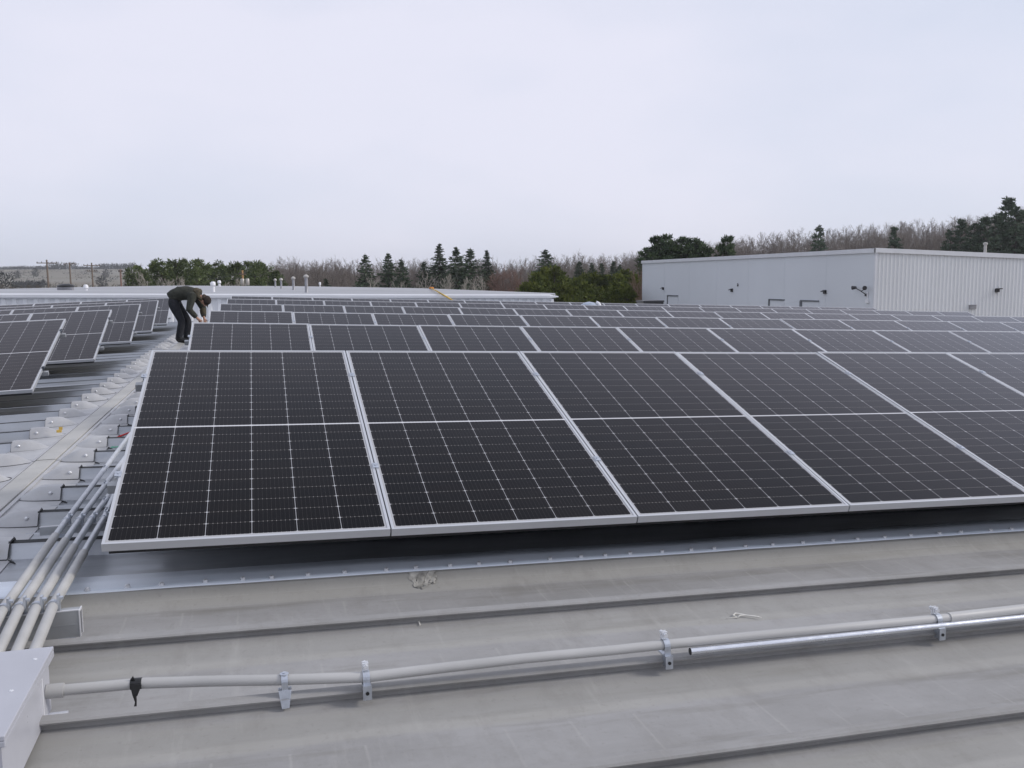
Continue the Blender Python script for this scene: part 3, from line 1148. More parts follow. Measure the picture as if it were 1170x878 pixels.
# domed exhaust between the far rows
p = at_y(673, 353, 24.9)
base = Vector((p.x, 24.9, roof_z(p.x)))
dm = thing('roof_ventilator', 'round domed metal roof ventilator between the far panel rows', 'ventilator', base)
top = at_y(673, 345, 24.9).z - base.z
MB().lathe((0, 0, 0), [(.20, 0), (.16, .05), (.15, top - .3)], 18).build('stack', MAT['vent'], dm, 'angle')
MB().lathe((0, 0, top - .3), [(.15, 0), (.27, .04), (.285, .10), (.25, .2), (.15, .275), (.02, .30)], 20).build('dome', MAT['dome_glass'], dm, 'angle')
mb = MB()
mb.tube([(.20, -.05, top - .02), (.27, -.08, top - .06), (.31, -.1, top - .16), (.33, -.11, top - .3), (.33, -.11, top - .9)], .055, 10)
mb.build('white_elbow', MAT['white'], dm, True)

# low black box beyond the last row
p1, p2 = at_y(735, 346, 32.5), at_y(759, 346, 32.5)
bb = thing('roof_curb', 'low black equipment curb at the far roof edge before the big grey building', 'equipment curb', (p1.x, 32.5, roof_z(p1.x)))
ht = at_y(747, 343.6, 32.5).z - roof_z(p1.x)
MB().box((.02, .02, 0), (p2.x - p1.x - .02, .68, ht - .06)).build('curb_body', MAT['black'], bb)
MB().box((0, 0, ht - .06), (p2.x - p1.x, .7, ht)).build('curb_lid', MAT['lamp'], bb)

# ------------------------------------------------------------------ building behind: ribbed wall, fascia, low roof
bk = thing('rear_building', 'low adjoining building with ribbed white wall and long white gutter behind the panels', 'building', (0, 0, 0))
A, B = at_y(0, 336, YB), at_y(637, 337, YB)
slope = (B.z - A.z) / (B.x - A.x)


def fz(x):
    return A.z + slope * (x - A.x)


xl, xr = -22.0, B.x
mb = MB()
vs = []
x = xl
prof = []
while x < xr - .25:
    prof += [(x, 0), (x + .13, 0), (x + .15, -.055), (x + .255, -.055), (x + .285, 0)]
    x += .305
for (x, dy) in prof:
    vs += [(x, YB + dy, roof_z(x) - .1), (x, YB + dy, fz(x) - .14)]
mb.add(vs, [(2 * i, 2 * i + 2, 2 * i + 3, 2 * i + 1) for i in range(len(prof) - 1)])
mb.build('ribbed_wall', MAT['whitewall'], bk)
mb = MB()
R_ = [(YB - .12, -.14), (YB - .16, -.11), (YB - .16, -.03), (YB - .13, 0), (YB - .05, 0.015), (YB + .05, .0), (YB + .05, -.14)]
vs = []
for xx in (xl, xr - .35, xr):
    for (yy, dz) in R_:
        kx = .1 if xx == xr else 0
        vs.append((xx, yy + kx * .5, fz(xx) + dz * (1 - (.7 if xx == xr else 0)) - (.05 if xx == xr else 0)))
n = len(R_)
mb.add(vs, [(i * n + j, i * n + (j + 1) % n, (i + 1) * n + (j + 1) % n, (i + 1) * n + j) for i in range(2) for j in range(n)] + [tuple(range(n)), tuple(2 * n + j for j in range(n - 1, -1, -1))])
mb.build('gutter', MAT['fascia'], bk)
ridge_px = [(-160, 339), (0, 332), (85, 328.4), (200, 326.5), (340, 327.2), (480, 329.5), (634, 335.2)]
BY = 50.0
back = [at_y(a, b, BY) for a, b in ridge_px]
NX = 40
mb = MB()
vs = []


def back_z(x):
    for a, b in zip(back[:-1], back[1:]):
        if x <= b.x:
            break
    return a.z + (b.z - a.z) * (x - a.x) / (b.x - a.x)


def front_pt(u_):
    x = xl + (xr - .05 - xl) * u_
    return Vector((x, YB + .06, fz(x) + .004))


NU = 36
for u_ in range(NU + 1):
    a = front_pt(u_ / NU)
    xb = back[0].x + (back[-1].x - back[0].x) * u_ / NU
    b = Vector((xb, BY, back_z(xb)))
    for v_ in range(7):
        w = v_ / 6
        p = a.lerp(b, w)
        vs.append(p)
mb.add(vs, [(i * 7 + j, (i + 1) * 7 + j, (i + 1) * 7 + j + 1, i * 7 + j + 1) for i in range(NU) for j in range(6)])
mb.add([vs[i * 7 + 6] for i in range(NU + 1)] + [vs[i * 7 + 6] + Vector((0, 20, -1.6)) for i in range(NU + 1)], [(i, i + 1, NU + 2 + i, NU + 1 + i) for i in range(NU)])
mb.build('low_roof', MAT['backroof'], bk)
mb = MB()
e0, e1 = vs[NU * 7], vs[NU * 7 + 6]
mb.add([e0 - Vector((.02, 0, .02)), e1 - Vector((.02, 0, .02)), Vector((e1.x - .02, e1.y, 0)), Vector((e0.x - .02, e0.y, 0))], [(0, 1, 2, 3)])
mb.add([vs[6] - Vector((0, 0, .02)), vs[0] - Vector((0, 0, .02)), Vector((vs[0].x, vs[0].y, 0)), Vector((vs[6].x, vs[6].y, 0))], [(0, 1, 2, 3)])
mb.build('end_wall', MAT['whitewall'], bk)


def back_roof_at(px, py):
    """a point of the low roof seen at this place of the picture"""
    best = None
    for k in range(0, 61):
        y = YB + .1 + (BY - YB - .2) * k / 60
        p = at_y(px, py, y)
        w = (y - YB) / (BY - YB)
        # height of the roof there
        uf = (p.x - (xl * (1 - w) + back[0].x * w)) / ((xr - .05) * (1 - w) + back[-1].x * w - (xl * (1 - w) + back[0].x * w))
        uf = max(0, min(1, uf))
        a = front_pt(uf)
        xb = back[0].x + (back[-1].x - back[0].x) * uf
        z = a.z * (1 - w) + back_z(xb) * w
        d = abs(p.z - z)
        if best is None or d < best[0]:
            best = (d, Vector((p.x, y, z)))
    return best[1]


def vent(px, ytop, ybase, r, kind, label, name='vent_pipe', cat='vent pipe'):
    b = back_roof_at(px, ybase)
    h = at_y(px, ytop, b.y).z - b.z
    t = thing(name, label, cat, b, 'vents on the rear roof')
    if kind == 'pipe':
        MB().lathe((0, 0, -.05), [(r * 1.5, 0), (r * 1.3, .06), (r, .09), (r, h)], 12).build('pipe', MAT['vent'], t, 'angle')
        MB().lathe((0, 0, h - .06), [(r, 0), (r * 1.75, .03), (r * 1.75, .07), (r * .6, .13)], 12).build('vent_cap', MAT['vent_cap'], t, 'angle')
    else:
        MB().lathe((0, 0, -.05), [(r, 0), (r, h)], 12).build('pipe', MAT['white'], t, 'angle')
        MB().lathe((0, 0, h - .03), [(r, 0), (r * 1.45, .02), (r * 1.45, .11), (r * .8, .16)], 12).build('vent_cap', MAT['white'], t, 'angle')


vent(314.7, 320, 328.3, .042, 'pipe', 'slim grey vent pipe, first of the row of four on the rear roof')
vent(321.5, 319.5, 330, .045, 'pipe', 'grey vent pipe, second of the row of four on the rear roof')
vent(335.6, 318, 331.5, .052, 'pipe', 'tall grey vent pipe, third of the row of four on the rear roof')
vent(350.3, 316, 334.5, .058, 'pipe', 'tallest grey vent pipe, nearest of the row of four on the rear roof')
vent(365.6, 325.3, 328, .04, 'white', 'tiny white vent stub just beyond the tall grey vent pipes')
vent(243.7, 326, 333.8, .065, 'white', 'white capped vent above the worker on the rear roof')
vent(250.7, 323.5, 327.6, .06, 'white', 'smaller white vent farther back above the worker')
vent(98.3, 329.3, 332, .06, 'white', 'small white vent between the utility poles on the rear roof')
b = back_roof_at(75.5, 331.6)
hv = thing('roof_exhaust', 'grey box exhaust with a black hood on the rear roof', 'exhaust', b, 'vents on the rear roof')
hh = at_y(75, 328, b.y).z - b.z
MB().box((-.27, -.2, -.05), (.24, .2, hh)).build('exhaust_box', MAT['vent'], hv)
MB().lathe((0, 0, hh), [(.30, 0), (.31, .035), (.26, .08), (.14, .115), (.02, .125)], 16).build('hood', MAT['black'], hv, 'angle')

# yellow strap hanging from the rear roof over the gutter
a = back_roof_at(492.5, 330.5)
g = at_y(503, 336.2, YB - .19)
e = at_y(517, 343.5, YB - .23)
ys = thing('yellow_hose', 'yellow hose hanging over the white gutter with its orange end on the rear roof', 'hose', a)
MB().tube([Vector((0, 0, .03)), (g - a) * .6 + Vector((0, 0, .05)), g - a + Vector((0, 0, .03)), (g - a).lerp(e - a, .5) + Vector((0, -.02, .02)), e - a], .028, 8).build('hose', MAT['yellow'], ys, True)
MB().tube([Vector((-.05, .1, .02)), Vector((-.03, .0, .07)), Vector((.12, -.1, .04))], .05, 8).build('hose_end', MAT['orange'], ys, True)

# ------------------------------------------------------------------ the big grey building
CX, CY = 39.5, 51.0
ctop = at_y(995, 283.5, CY).z
bl = thing('big_warehouse', 'large windowless warehouse with blue-grey side wall and pale ribbed end wall', 'building', (CX, CY, 0))
YF = 88.0
XF = CX + 75
rz = lambda x: ctop - tan(rad(2.0)) * (x - CX)
mb = MB()
mb.add([(0, 0, 0), (0, YF - CY, 0), (0, YF - CY, ctop - .3), (0, 0, ctop - .3)], [(0, 3, 2, 1)])
for k in range(1, 7):   # shallow panel joints
    y = (YF - CY) * k / 7
    mb.box((-.012, y - .03, 0), (-.002, y + .03, ctop - .3))
mb.build('side_wall', MAT['greywall'], bl)
mb = MB()
prof = []
x = .12
while x < 75:
    prof += [(x, 0), (x + .14, 0), (x + .165, -.045), (x + .25, -.045), (x + .275, 0)]
    x += .305
vs = []
for (x, dy) in prof:
    dy *= .95
    vs += [(x, dy, 0), (x, dy, rz(CX + x) - .3)]
mb.add(vs, [(2 * i, 2 * i + 2, 2 * i + 3, 2 * i + 1) for i in range(len(prof) - 1)])
mb.build('ribbed_end_wall', MAT['endwall'], bl)
mb = MB()
mb.box((-.03, -.06, 0), (.12, .10, ctop - .3))
mb.box((-.03, YF - CY - .1, 0), (.1, YF - CY + .03, ctop - .3))
mb.build('corner_trim', MAT['fascia'], bl)
mb = MB()
# eave and rake trim
mb.box((-.12, -.14, ctop - .31), (.05, YF - CY + .1, ctop - .02))
vs = [(-.12, -.145, ctop - .30), (75, -.145, rz(XF) - .30), (75, -.145, rz(XF) + .0), (-.12, -.145, ctop)]
mb.add(vs + [(a, b + .12, c) for a, b, c in vs], [(0, 1, 2, 3), (7, 6, 5, 4), (3, 2, 6, 7), (1, 0, 4, 5), (0, 3, 7, 4), (2, 1, 5, 6)])
mb.build('roof_trim', MAT['fascia'], bl)
mb = MB()
mb.add([(0, 0, ctop - .02), (75, 0, rz(XF) - .02), (75, YF - CY, rz(XF) - .02), (0, YF - CY, ctop - .02)], [(0, 1, 2, 3)])
mb.add([(75, 0, 0), (75, YF - CY, 0), (75, YF - CY, rz(XF)), (75, 0, rz(XF))], [(0, 1, 2, 3)])
mb.add([(0, YF - CY, 0), (0, YF - CY, ctop), (75, YF - CY, rz(XF)), (75, YF - CY, 0)], [(0, 1, 2, 3)])
mb.build('roof_sheet', MAT['backroof'], bl)
# loading doors with a dark hood
for (xa, xb, yt, tk) in ((763.5, 775, 337.5, .10), (880, 896.5, 342, .12), (917, 936, 343.3, .2)):
    a, b = at_x(xa, yt, CX), at_x(xb, yt, CX)
    y0, y1, z1 = b.y - CY, a.y - CY, a.z
    d = MB()
    d.box((-.03, y0, .05), (-.004, y1, z1 - .1)).build('door', MAT['greywall'], bl)
    d2 = MB()
    d2.box((-.10, y0, z1 - .07), (-.004, y1 + tk, z1 + .02))
    d2.box((-.08, y1, 0), (-.004, y1 + tk * 1.4, z1 - .07))
    d2.build('door_hood', MAT['hood_metal'], bl)


def wall_lamp(px, py, sz, label):
    p = at_x(px, py, CX)
    t = thing('wall_lamp', label, 'wall lamp', (CX, p.y, p.z), 'lamps on the big warehouse')
    MB().box((-.10, -sz * .5, -sz * .45), (-.003, sz * .5, sz * .55)).build('lamp_housing', MAT['lamp'], t)
    mb = MB()
    mb.add([(-.10, -sz * .6, sz * .3), (-.32, -sz * .55, sz * .05), (-.32, sz * .55, sz * .05), (-.10, sz * .6, sz * .3), (-.10, -sz * .6, sz * .5), (-.32, -sz * .55, sz * .15), (-.32, sz * .55, sz * .15), (-.10, sz * .6, sz * .5)],
           [(0, 1, 2, 3), (7, 6, 5, 4), (0, 4, 5, 1), (1, 5, 6, 2), (2, 6, 7, 3), (3, 7, 4, 0)])
    mb.build('lamp_shade', MAT['lamp'], t)


wall_lamp(758, 330, .26, 'dark wall lamp above the farthest loading door of the blue-grey wall')
wall_lamp(836.5, 332, .28, 'dark wall lamp midway along the blue-grey wall')
wall_lamp(943, 334, .28, 'dark wall lamp near the ribbed corner of the blue-grey wall')
p = at_x(843.3, 326, CX)
t = thing('alarm_horn', 'tiny dark alarm horn above the midway wall lamp', 'alarm horn', (CX, p.y, p.z))
MB().box((-.06, -.07, -.10), (-.003, .07, .06)).lathe((-.06, 0, .10), [(.05, 0), (.03, .06)], 8).build('horn', MAT['lamp'], t)
p = at_x(989.5, 331, CX)
t = thing('floodlight', 'pair of dark floodlights on a bracket at the warehouse corner', 'floodlight', (CX, p.y, p.z))
mb = MB()
mb.tube([(-.05, -.1, -.35), (-.30, .1, -.12), (-.32, .45, .02), (-.35, .7, .10)], .03, 8)
mb.tube([(-.30, .1, -.12), (-.30, -.15, .0), (-.32, -.3, .1)], .03, 8)
mb.box((-.10, -.2, -.45), (-.002, .0, -.28))
mb.build('bracket', MAT['lamp'], t)
MB().lathe((-.36, .75, .12), [(.05, -.16), (.10, -.08), (.14, .16)], 10, 0, Vector((-.5, .8, -.1)).normalized()).build('lamp_head', MAT['lamp'], t)
MB().lathe((-.36, -.35, .12), [(.10, -.14), (.15, .14), (.13, .15)], 10, 0, Vector((-.6, -.7, -.1)).normalized()).build('lamp_head', MAT['lamp'], t)
p = at_x(992, 344, CX)
t = thing('meter_box', 'small white utility box low on the warehouse corner', 'utility box', (CX, p.y, p.z))
MB().box((-.14, -.1, -.14), (-.003, .14, .1)).lathe((-.07, .02, .1), [(.04, 0), (.04, .5)], 8).build('meter', MAT['white'], t)
p = at_y(1138, 332, CY)
t = thing('wall_lamp', 'dark wall lamp on the pale ribbed end wall', 'wall lamp', (p.x, CY - .045, p.z), 'lamps on the big warehouse')
MB().box((-.16, -.12, -.12), (.16, 0, .12)).build('lamp_housing', MAT['lamp'], t)
MB().box((-.19, -.34, .08), (.19, -.12, .15)).build('lamp_shade', MAT['lamp'], t)
p = at_y(1110, 351, CY)
t = thing('wall_louvre', 'small grey box low on the ribbed end wall', 'louvre', (p.x, CY - .045, p.z))
MB().box((-.28, -.1, -.12), (.28, 0, .12)).box((-.3, -.13, .12), (.3, 0, .15)).build('louvre', MAT['vent'], t)
p = at_y(1125.5, 288, CY + 6)
t = thing('roof_pipe', 'short pale vent pipe on the roof of the big warehouse', 'vent pipe', (p.x, CY + 6, rz(p.x) - .03))
hp = at_y(1125.5, 278.5, CY + 6).z - rz(p.x)
MB().lathe((0, 0, 0), [(.16, 0), (.11, .1), (.11, hp)], 12).build('pipe', MAT['vent_cap'], t, 'angle')
MB().lathe((0, 0, hp - .08), [(.11, 0), (.17, .04), (.17, .16), (.06, .2)], 12).build('vent_cap', MAT['vent_cap'], t, 'angle')

# ------------------------------------------------------------------ utility poles
def pole(px, ytop, r, arms, label, mat='wood', rr=.15, extra=None):
    p = at_r(px, ytop, r)
    g = float(ground_h(np.array(p.x), np.array(p.y)))
    h = p.z - g
    t = thing('utility_pole', label, 'utility pole', (p.x, p.y, g), 'utility poles beyond the rear roof')
    MB().tube([(0, 0, -.3), (0, 0, h)], [rr * 1.25, rr * .85], 10).build('pole', MAT[mat], t, True)
    for (dz, half, sk) in arms:
        c = MB()
        c.box((-half, -.14, h - dz - .07), (half, -.02, h - dz + .07), 0, Matrix.Rotation(sk, 4, 'Z'))
        arm = c.build('crossarm', MAT['wood'], t)
        i_ = MB()
        for xx in (-half * .92, -half * .5, half * .5, half * .92):
            i_.lathe(Matrix.Rotation(sk, 3, 'Z') @ Vector((xx, -.08, h - dz + .07)), [(.05, 0), (.07, .1), (.03, .2)], 8)
        i_.build('insulator', MAT['lamp'], t)
    if extra:
        e_ = MB()
        for (xx, zz) in extra:
            e_.lathe((xx, -.3, h - zz), [(.22, 0), (.25, .05), (.25, .75), (.18, .85)], 12)
        e_.build('transformer', MAT['vent_cap'], t, 'angle')
    return Vector((p.x, p.y, p.z))


pole(53.3, 297, 170, [(.55, 1.55, .2)], 'tall wooden utility pole with a wide crossarm, first beyond the rear roof')
pole(79.3, 300, 190, [(.30, 1.0, .2)], 'wooden utility pole with short crossarm behind the black-hooded exhaust')
pole(104.6, 300.5, 195, [(.5, 1.5, .2), (1.6, .9, .2)], 'wooden utility pole with two crossarms, between exhaust and conifers')
pole(137.5, 308, 170, [(.4, .35, .2)], 'reddish bare pole standing at the edge of the conifer grove', 'bare_red', .16)
pole(277, 309, 120, [(.5, .4, .2)], 'orange-brown pole with white transformers before the conifer grove', 'wood_pale', .14, [(-.05, 1.9), (.55, 1.9)])
wr = thing('power_line', 'thin power wires strung across the front of the conifer grove', 'power line', (0, 0, 0))
mb = MB()
for dz in (0, .9):
    a, b = at_r(137.5, 312, 168) - Vector((0, 0, dz)), at_r(277, 312, 119) - Vector((0, 0, dz * .6))
    pts = []
    for k in range(17):
        w = k / 16
        q = a.lerp(b, w)
        q.z -= 1.3 * 4 * w * (1 - w)
        pts.append(q)
    mb.tube(pts, .022, 5)
mb.build('wire', MAT['wire'], wr)

# ------------------------------------------------------------------ trees
def leaf_quads(c, d, size, r):
    """quads centred at c (n,3), roughly along d"""
    n = len(c)
    a = r.normal(size=(n, 3))
    a /= np.linalg.norm(a, axis=1)[:, None]
    d = d + a * .55
    d /= np.linalg.norm(d, axis=1)[:, None] + 1e-9
    b = np.cross(d, r.normal(size=(n, 3)))
    b /= np.linalg.norm(b, axis=1)[:, None] + 1e-9
    l = (size * r.uniform(.6, 1.4, n))[:, None]
    w = l * r.uniform(.22, .45, n)[:, None]
    v = np.stack([c - d * l * .5, c + b * w * .5, c + d * l * .6, c - b * w * .5], 1).reshape(-1, 3)
    q = np.arange(4 * n).reshape(-1, 4)
    return v, q


def prisms(a, b, ra, rb, ns=3):
    """open prisms from a to b, vectorised"""
    n = len(a)
    d = b - a
    d /= np.linalg.norm(d, axis=1)[:, None] + 1e-9
    h = np.where(np.abs(d[:, 2:3]) < .9, np.array([[0, 0, 1.]]), np.array([[1., 0, 0]]))
    e1 = np.cross(d, h)
    e1 /= np.linalg.norm(e1, axis=1)[:, None]
    e2 = np.cross(d, e1)
    vs = []
    for p, r in ((a, ra), (b, rb)):
        for k in range(ns):
            t = 2 * pi * k / ns
            vs.append(p + (e1 * cos(t) + e2 * sin(t)) * r[:, None])
    v = np.stack(vs, 1).reshape(-1, 3)
    base = np.arange(n)[:, None] * 2 * ns
    q = np.concatenate([base + np.array([[k, (k + 1) % ns, ns + (k + 1) % ns, ns + k]]) for k in range(ns)], 0)
    return v, q


def spruce(seed, h=13., width=.21, droop=.25, base=.04, dens=1.5, size=.85, bare=0.):
    r = np.random.default_rng(seed)
    C, D, Sz = [], [], []
    BA, BB, RA = [], [], []
    nlev = 48
    for i in range(nlev):
        f = (i + r.uniform(-.3, .3)) / nlev
        z = h * min(.99, base + (1 - base) * f)
        f = min(f, .99)
        rmax = h * width * (1 - f) ** .82 * r.uniform(.72, 1.15) + .12
        nb = int(r.integers(6, 10) * dens)
        for k in range(nb):
            if r.random() < .10 + bare * (1 - f):
                continue
            a = r.uniform(0, 2 * pi)
            L = rmax * r.uniform(.6, 1.12)
            dr = droop * r.uniform(.4, 1.5) * (1 - f) - .15 * f
            d = np.array([cos(a), sin(a), -dr])
            p0 = np.array([0, 0, z])
            BA.append(p0)
            BB.append(p0 + d * L * .9)
            RA.append(.03)
            m = max(4, int(L / .22))
            t = r.uniform(.18, 1.05, m)
            pts = p0 + d * (L * t)[:, None] + np.array([0, 0, .12 * L]) * (t ** 2)[:, None] + r.normal(size=(m, 3)) * .10 * (1.2 - .6 * f)
            C.append(pts)
            D.append(np.tile(d + np.array([0, 0, -.15]), (m, 1)))
            Sz.append(np.full(m, size * (1.1 - .6 * f)))
    C.append(np.stack([np.zeros(14), np.zeros(14), np.linspace(h * .93, h * 1.0, 14)], 1))
    D.append(np.tile([0, 0, 1.], (14, 1)))
    Sz.append(np.full(14, .4))
    v, q = leaf_quads(np.concatenate(C), np.concatenate(D), np.concatenate(Sz), r)
    crown = np_mesh('spruce_crown', v, q, MAT['spruce'])
    BA, BB, RA = np.array(BA), np.array(BB), np.array(RA)
    v2, q2 = prisms(BA, BB, RA, RA * .3)
    z = np.linspace(0, h * .97, 8)
    ta = np.stack([.05 * np.sin(z), .05 * np.cos(z * .7), z], 1)
    rt = .18 * (1 - z / h) + .02
    v3, q3 = prisms(ta[:-1], ta[1:], rt[:-1], rt[1:], 6)
    trunk = np_mesh('spruce_trunk', np.concatenate([v3, v2]), np.concatenate([q3, q2 + len(v3)]), MAT['bark'])
    return trunk, crown


def clumpy(seed, h, shape, ncl, clr, mat, nq=46, size=.42, trunk_from=.0, flat=.6):
    """pines and bushy conifers: foliage clumps at the ends of limbs; shape(f) gives the crown radius at height fraction f"""
    r = np.random.default_rng(seed)
    C, D, Sz = [], [], []
    A, B, R = [], [], []
    for i in range(ncl):
        f = trunk_from + (1 - trunk_from) * (1 - r.random() ** .85)
        f = min(.985, f)
        rad_ = shape(f) * h
        a = r.uniform(0, 2 * pi)
        q_ = rad_ * math.sqrt(r.uniform(.15, 1.1))
        c = np.array([cos(a) * q_, sin(a) * q_, f * h])
        A.append([0, 0, max(0.2, f * h - q_ * .45)])
        B.append(c)
        R.append(.05)
        cr = clr * r.uniform(.6, 1.3) * (1.1 - .45 * f)
        d = r.normal(size=(nq, 3))
        d /= np.linalg.norm(d, axis=1)[:, None]
        rr = cr * r.random(nq) ** .45
        pts = c + d * rr[:, None] * np.array([1, 1, flat])
        C.append(pts)
        D.append(d + np.array([0, 0, .35]))
        Sz.append(np.full(nq, size))
    v, q = leaf_quads(np.concatenate(C), np.concatenate(D), np.concatenate(Sz), r)
    crown = np_mesh('pine_crown', v, q, mat)
    A, B, R = np.array(A), np.array(B), np.array(R)
    v2, q2 = prisms(A, B, R, R * .4, 4)
    z = np.linspace(0, h * .95, 8)
    ta = np.stack([.08 * np.sin(z * .6 + seed), .08 * np.cos(z * .5), z], 1)
    rt = .2 * (1 - z / h) + .03
    v3, q3 = prisms(ta[:-1], ta[1:], rt[:-1], rt[1:], 7)
    trunk = np_mesh('pine_trunk', np.concatenate([v3, v2]), np.concatenate([q3, q2 + len(v3)]), MAT['bark'])
    return trunk, crown


def bare_arrays(seed, h=13., spread=.5, nprim=16, twig=.016, lean=0., low=.25, thick=.15, up=0., kids_=(6, 4, 3)):
    """returns (trunk verts, quads), (branch verts, quads) for a leafless tree"""
    r = np.random.default_rng(seed)
    zz = np.linspace(0, h * .74, 9)
    wob = np.cumsum(r.normal(size=(9, 2)) * .12, 0)
    tp_ = np.concatenate([wob + np.stack([zz * lean, zz * 0], 1), zz[:, None]], 1)
    tr_ = thick * (1 - zz / h * 1.25) ** .8 + .012
    TV = prisms(tp_[:-1], tp_[1:], tr_[:-1], tr_[1:], 5)
    A, B, RA, RB = [], [], [], []

    kids = kids_

    def limb(p, d, L, rd, lev):
        n = 3 if lev < 2 else 2
        q = p.copy()
        pts = [q.copy()]
        for i in range(n):
            d = d + r.normal(size=3) * .16 + np.array([0, 0, .10])
            d /= np.linalg.norm(d)
            q2 = q + d * L / n
            A.append(q.copy())
            B.append(q2.copy())
            RA.append(rd * (1 - i / n * .6))
            RB.append(rd * (1 - (i + 1) / n * .6))
            q = q2
            pts.append(q.copy())
        if lev < 3:
            m = kids[lev - 1]
            for k in range(m):
                t = r.uniform(.25, 1.0)
                i = min(int(t * n), n - 1)
                pp = pts[i] + (pts[i + 1] - pts[i]) * (t * n - i)
                dd = d + r.normal(size=3) * .55 + np.array([0, 0, .15])
                dd /= np.linalg.norm(dd)
                limb(pp, dd, L * r.uniform(.35, .6), max(twig, rd * .5), lev + 1)

    for k in range(nprim):
        f = low + (1 - low) * (k + r.random()) / nprim * .95
        i = min(int(f * 8 / .9 * .9), 7)
        p = tp_[i] + (tp_[i + 1] - tp_[i]) * (f * 8 - i if f * 8 - i <= 1 else 1)
        a = r.uniform(0, 2 * pi)
        el = r.uniform(.5, 1.15) + up
        d = np.array([cos(a) * cos(el), sin(a) * cos(el), sin(el)])
        L = h * spread * (.28 + .5 * (1 - f)) * r.uniform(.7, 1.2)
        limb(p, d, L, max(twig * 1.5, .06 * (1 - f) + .02), 1)
    BV = prisms(np.array(A), np.array(B), np.array(RA), np.array(RB), 3)
    return TV, BV


def bare(seed, mat, **kw):
    (v1, q1), (v2, q2) = bare_arrays(seed, **kw)
    return np_mesh('bare_trunk', v1, q1, mat), np_mesh('bare_branches', v2, q2, mat)


TREES = {
    'spruce': [spruce(s, 13., w, d) for s, w, d in ((1, .36, .35), (2, .31, .30), (3, .38, .40))],
    'grove': [clumpy(10 + s, 12., lambda f: (.22 * (1 - f) ** .65 + .02) * (1 if f > .06 else .6), 90, 1.15, MAT['grove'], 40, .50) for s in range(4)],
    'bushy': [clumpy(20 + s, 8., lambda f: .36 * (1 - f ** 1.5) ** .8 + .01, 120, .85, MAT['bushy'], 44, .42) for s in range(4)],
    'pine': [clumpy(30 + s, 15., lambda f: .24 * (1 - f) ** .55 + .02 if f > .25 else .1, 130, .95, MAT['pine'], 40, .55, .2, .55) for s in range(3)],
    'hillpine': [clumpy(40 + s, 17., lambda f: .19 * (1 - f) ** .6 + .02, 130, .9, MAT['hillpine'], 34, .6, .2, .42) for s in range(3)],
    'pale': [bare(50 + s, MAT['bare_pale'], h=11., spread=.42, nprim=13, twig=.020, low=.2, lean=l) for s, l in ((0, 0), (1, .06), (2, -.05), (3, .1))],
    'grey': [bare(60 + s, MAT['bare'], h=14., spread=.5, nprim=15, twig=.020) for s in range(3)],
    'russet': [bare(70 + s, MAT['bare_red'], h=8., spread=.7, nprim=22, twig=.018, low=.12) for s in range(2)],
}
HN = {'spruce': 13., 'grove': 12., 'bushy': 8., 'pine': 15., 'hillpine': 17., 'pale': 11., 'grey': 14., 'russet': 8.}
NAME = {'spruce': 'spruce_tree', 'grove': 'pine_tree', 'bushy': 'bushy_conifer', 'pine': 'pine_tree', 'hillpine': 'pine_tree', 'pale': 'birch_tree', 'grey': 'bare_tree', 'russet': 'russet_tree'}
CNT = {}


def plant(kind, px, ytop, r, label, group, wid=1.0):
    p = at_r(px, ytop, r)
    g = float(ground_h(np.array(p.x), np.array(p.y)))
    h = max(2.0, p.z - g)
    k = CNT.get(kind, 0)
    CNT[kind] = k + 1
    trunk, crown = TREES[kind][k % len(TREES[kind])]
    s = h / HN[kind] * (1.06 if kind in ('pale', 'grey', 'russet') else 1)
    t = thing(NAME[kind], label, 'tree', (p.x, p.y, g - .1), group)
    t.rotation_euler = (0, 0, random.uniform(0, 6.28))
    t.scale = (s * wid, s * wid, s)
    link('trunk', trunk, t)
    link('branches' if kind in ('pale', 'grey', 'russet') else 'crown', crown, t)
    return t


random.seed(3)
# conifer grove behind the rear roof
random.seed(21)
grove = [(150, 304), (158, 305), (166, 305), (176, 297), (184, 294), (193, 296), (201, 293), (209, 297), (217, 295), (224, 298), (231, 295), (238, 300), (246, 297), (254, 298), (262, 300), (269, 302), (276, 298), (284, 300), (291, 297), (299, 301), (307, 304), (314, 307), (320, 312)]
for i, (px, yt) in enumerate(grove):
    plant('grove', px, yt + random.uniform(-3, 5), random.uniform(130, 170), 'dark olive conifer, %s from the outer end of the grove behind the worker' % ORD[i + 1], 'conifer grove behind the worker', random.uniform(.7, 1.0))
for i, (px, yt, r) in enumerate([(165, 301, 128), (186, 303, 124), (193, 305, 122), (205, 305, 126), (211, 308, 120), (254, 309, 118), (270, 304, 126)]):
    plant('pale', px, yt, r, 'pale leafless tree, %s before the olive conifer grove' % ORD[i + 1], 'pale leafless trees before the grove', random.uniform(.9, 1.2))
# dark spruces in the middle
spr = [(417, 290, .9), (443.5, 289, 1.0), (458, 296, .9), (484, 298, .95), (502, 278, 1.0), (521, 282, .95), (537.5, 283.5, 1.1), (556, 285.5, .8), (372, 318, 1.0)]
for i, (px, yt, w) in enumerate(spr):
    plant('spruce', px, yt, 150 + 8 * sin(i * 2.1), 'dark pointed spruce, %s along the spruce row behind the long gutter' % ORD[i + 1] if i < 8 else 'low dark spruce behind the tallest grey vent pipe', 'dark spruces before the leafless wood', w)
for i, (px, yt) in enumerate([(430, 303), (449, 306), (456, 310), (481, 308), (493, 300), (496, 312), (509, 306), (514, 300), (523, 305), (530, 310), (541, 306), (549, 303)]):
    plant('pale', px, yt, 138 + 6 * sin(i * 1.7), 'white-stemmed leafless tree, %s along the feet of the spruce row' % ORD[i + 1], 'white-stemmed trees among the spruces', random.uniform(.8, 1.1))
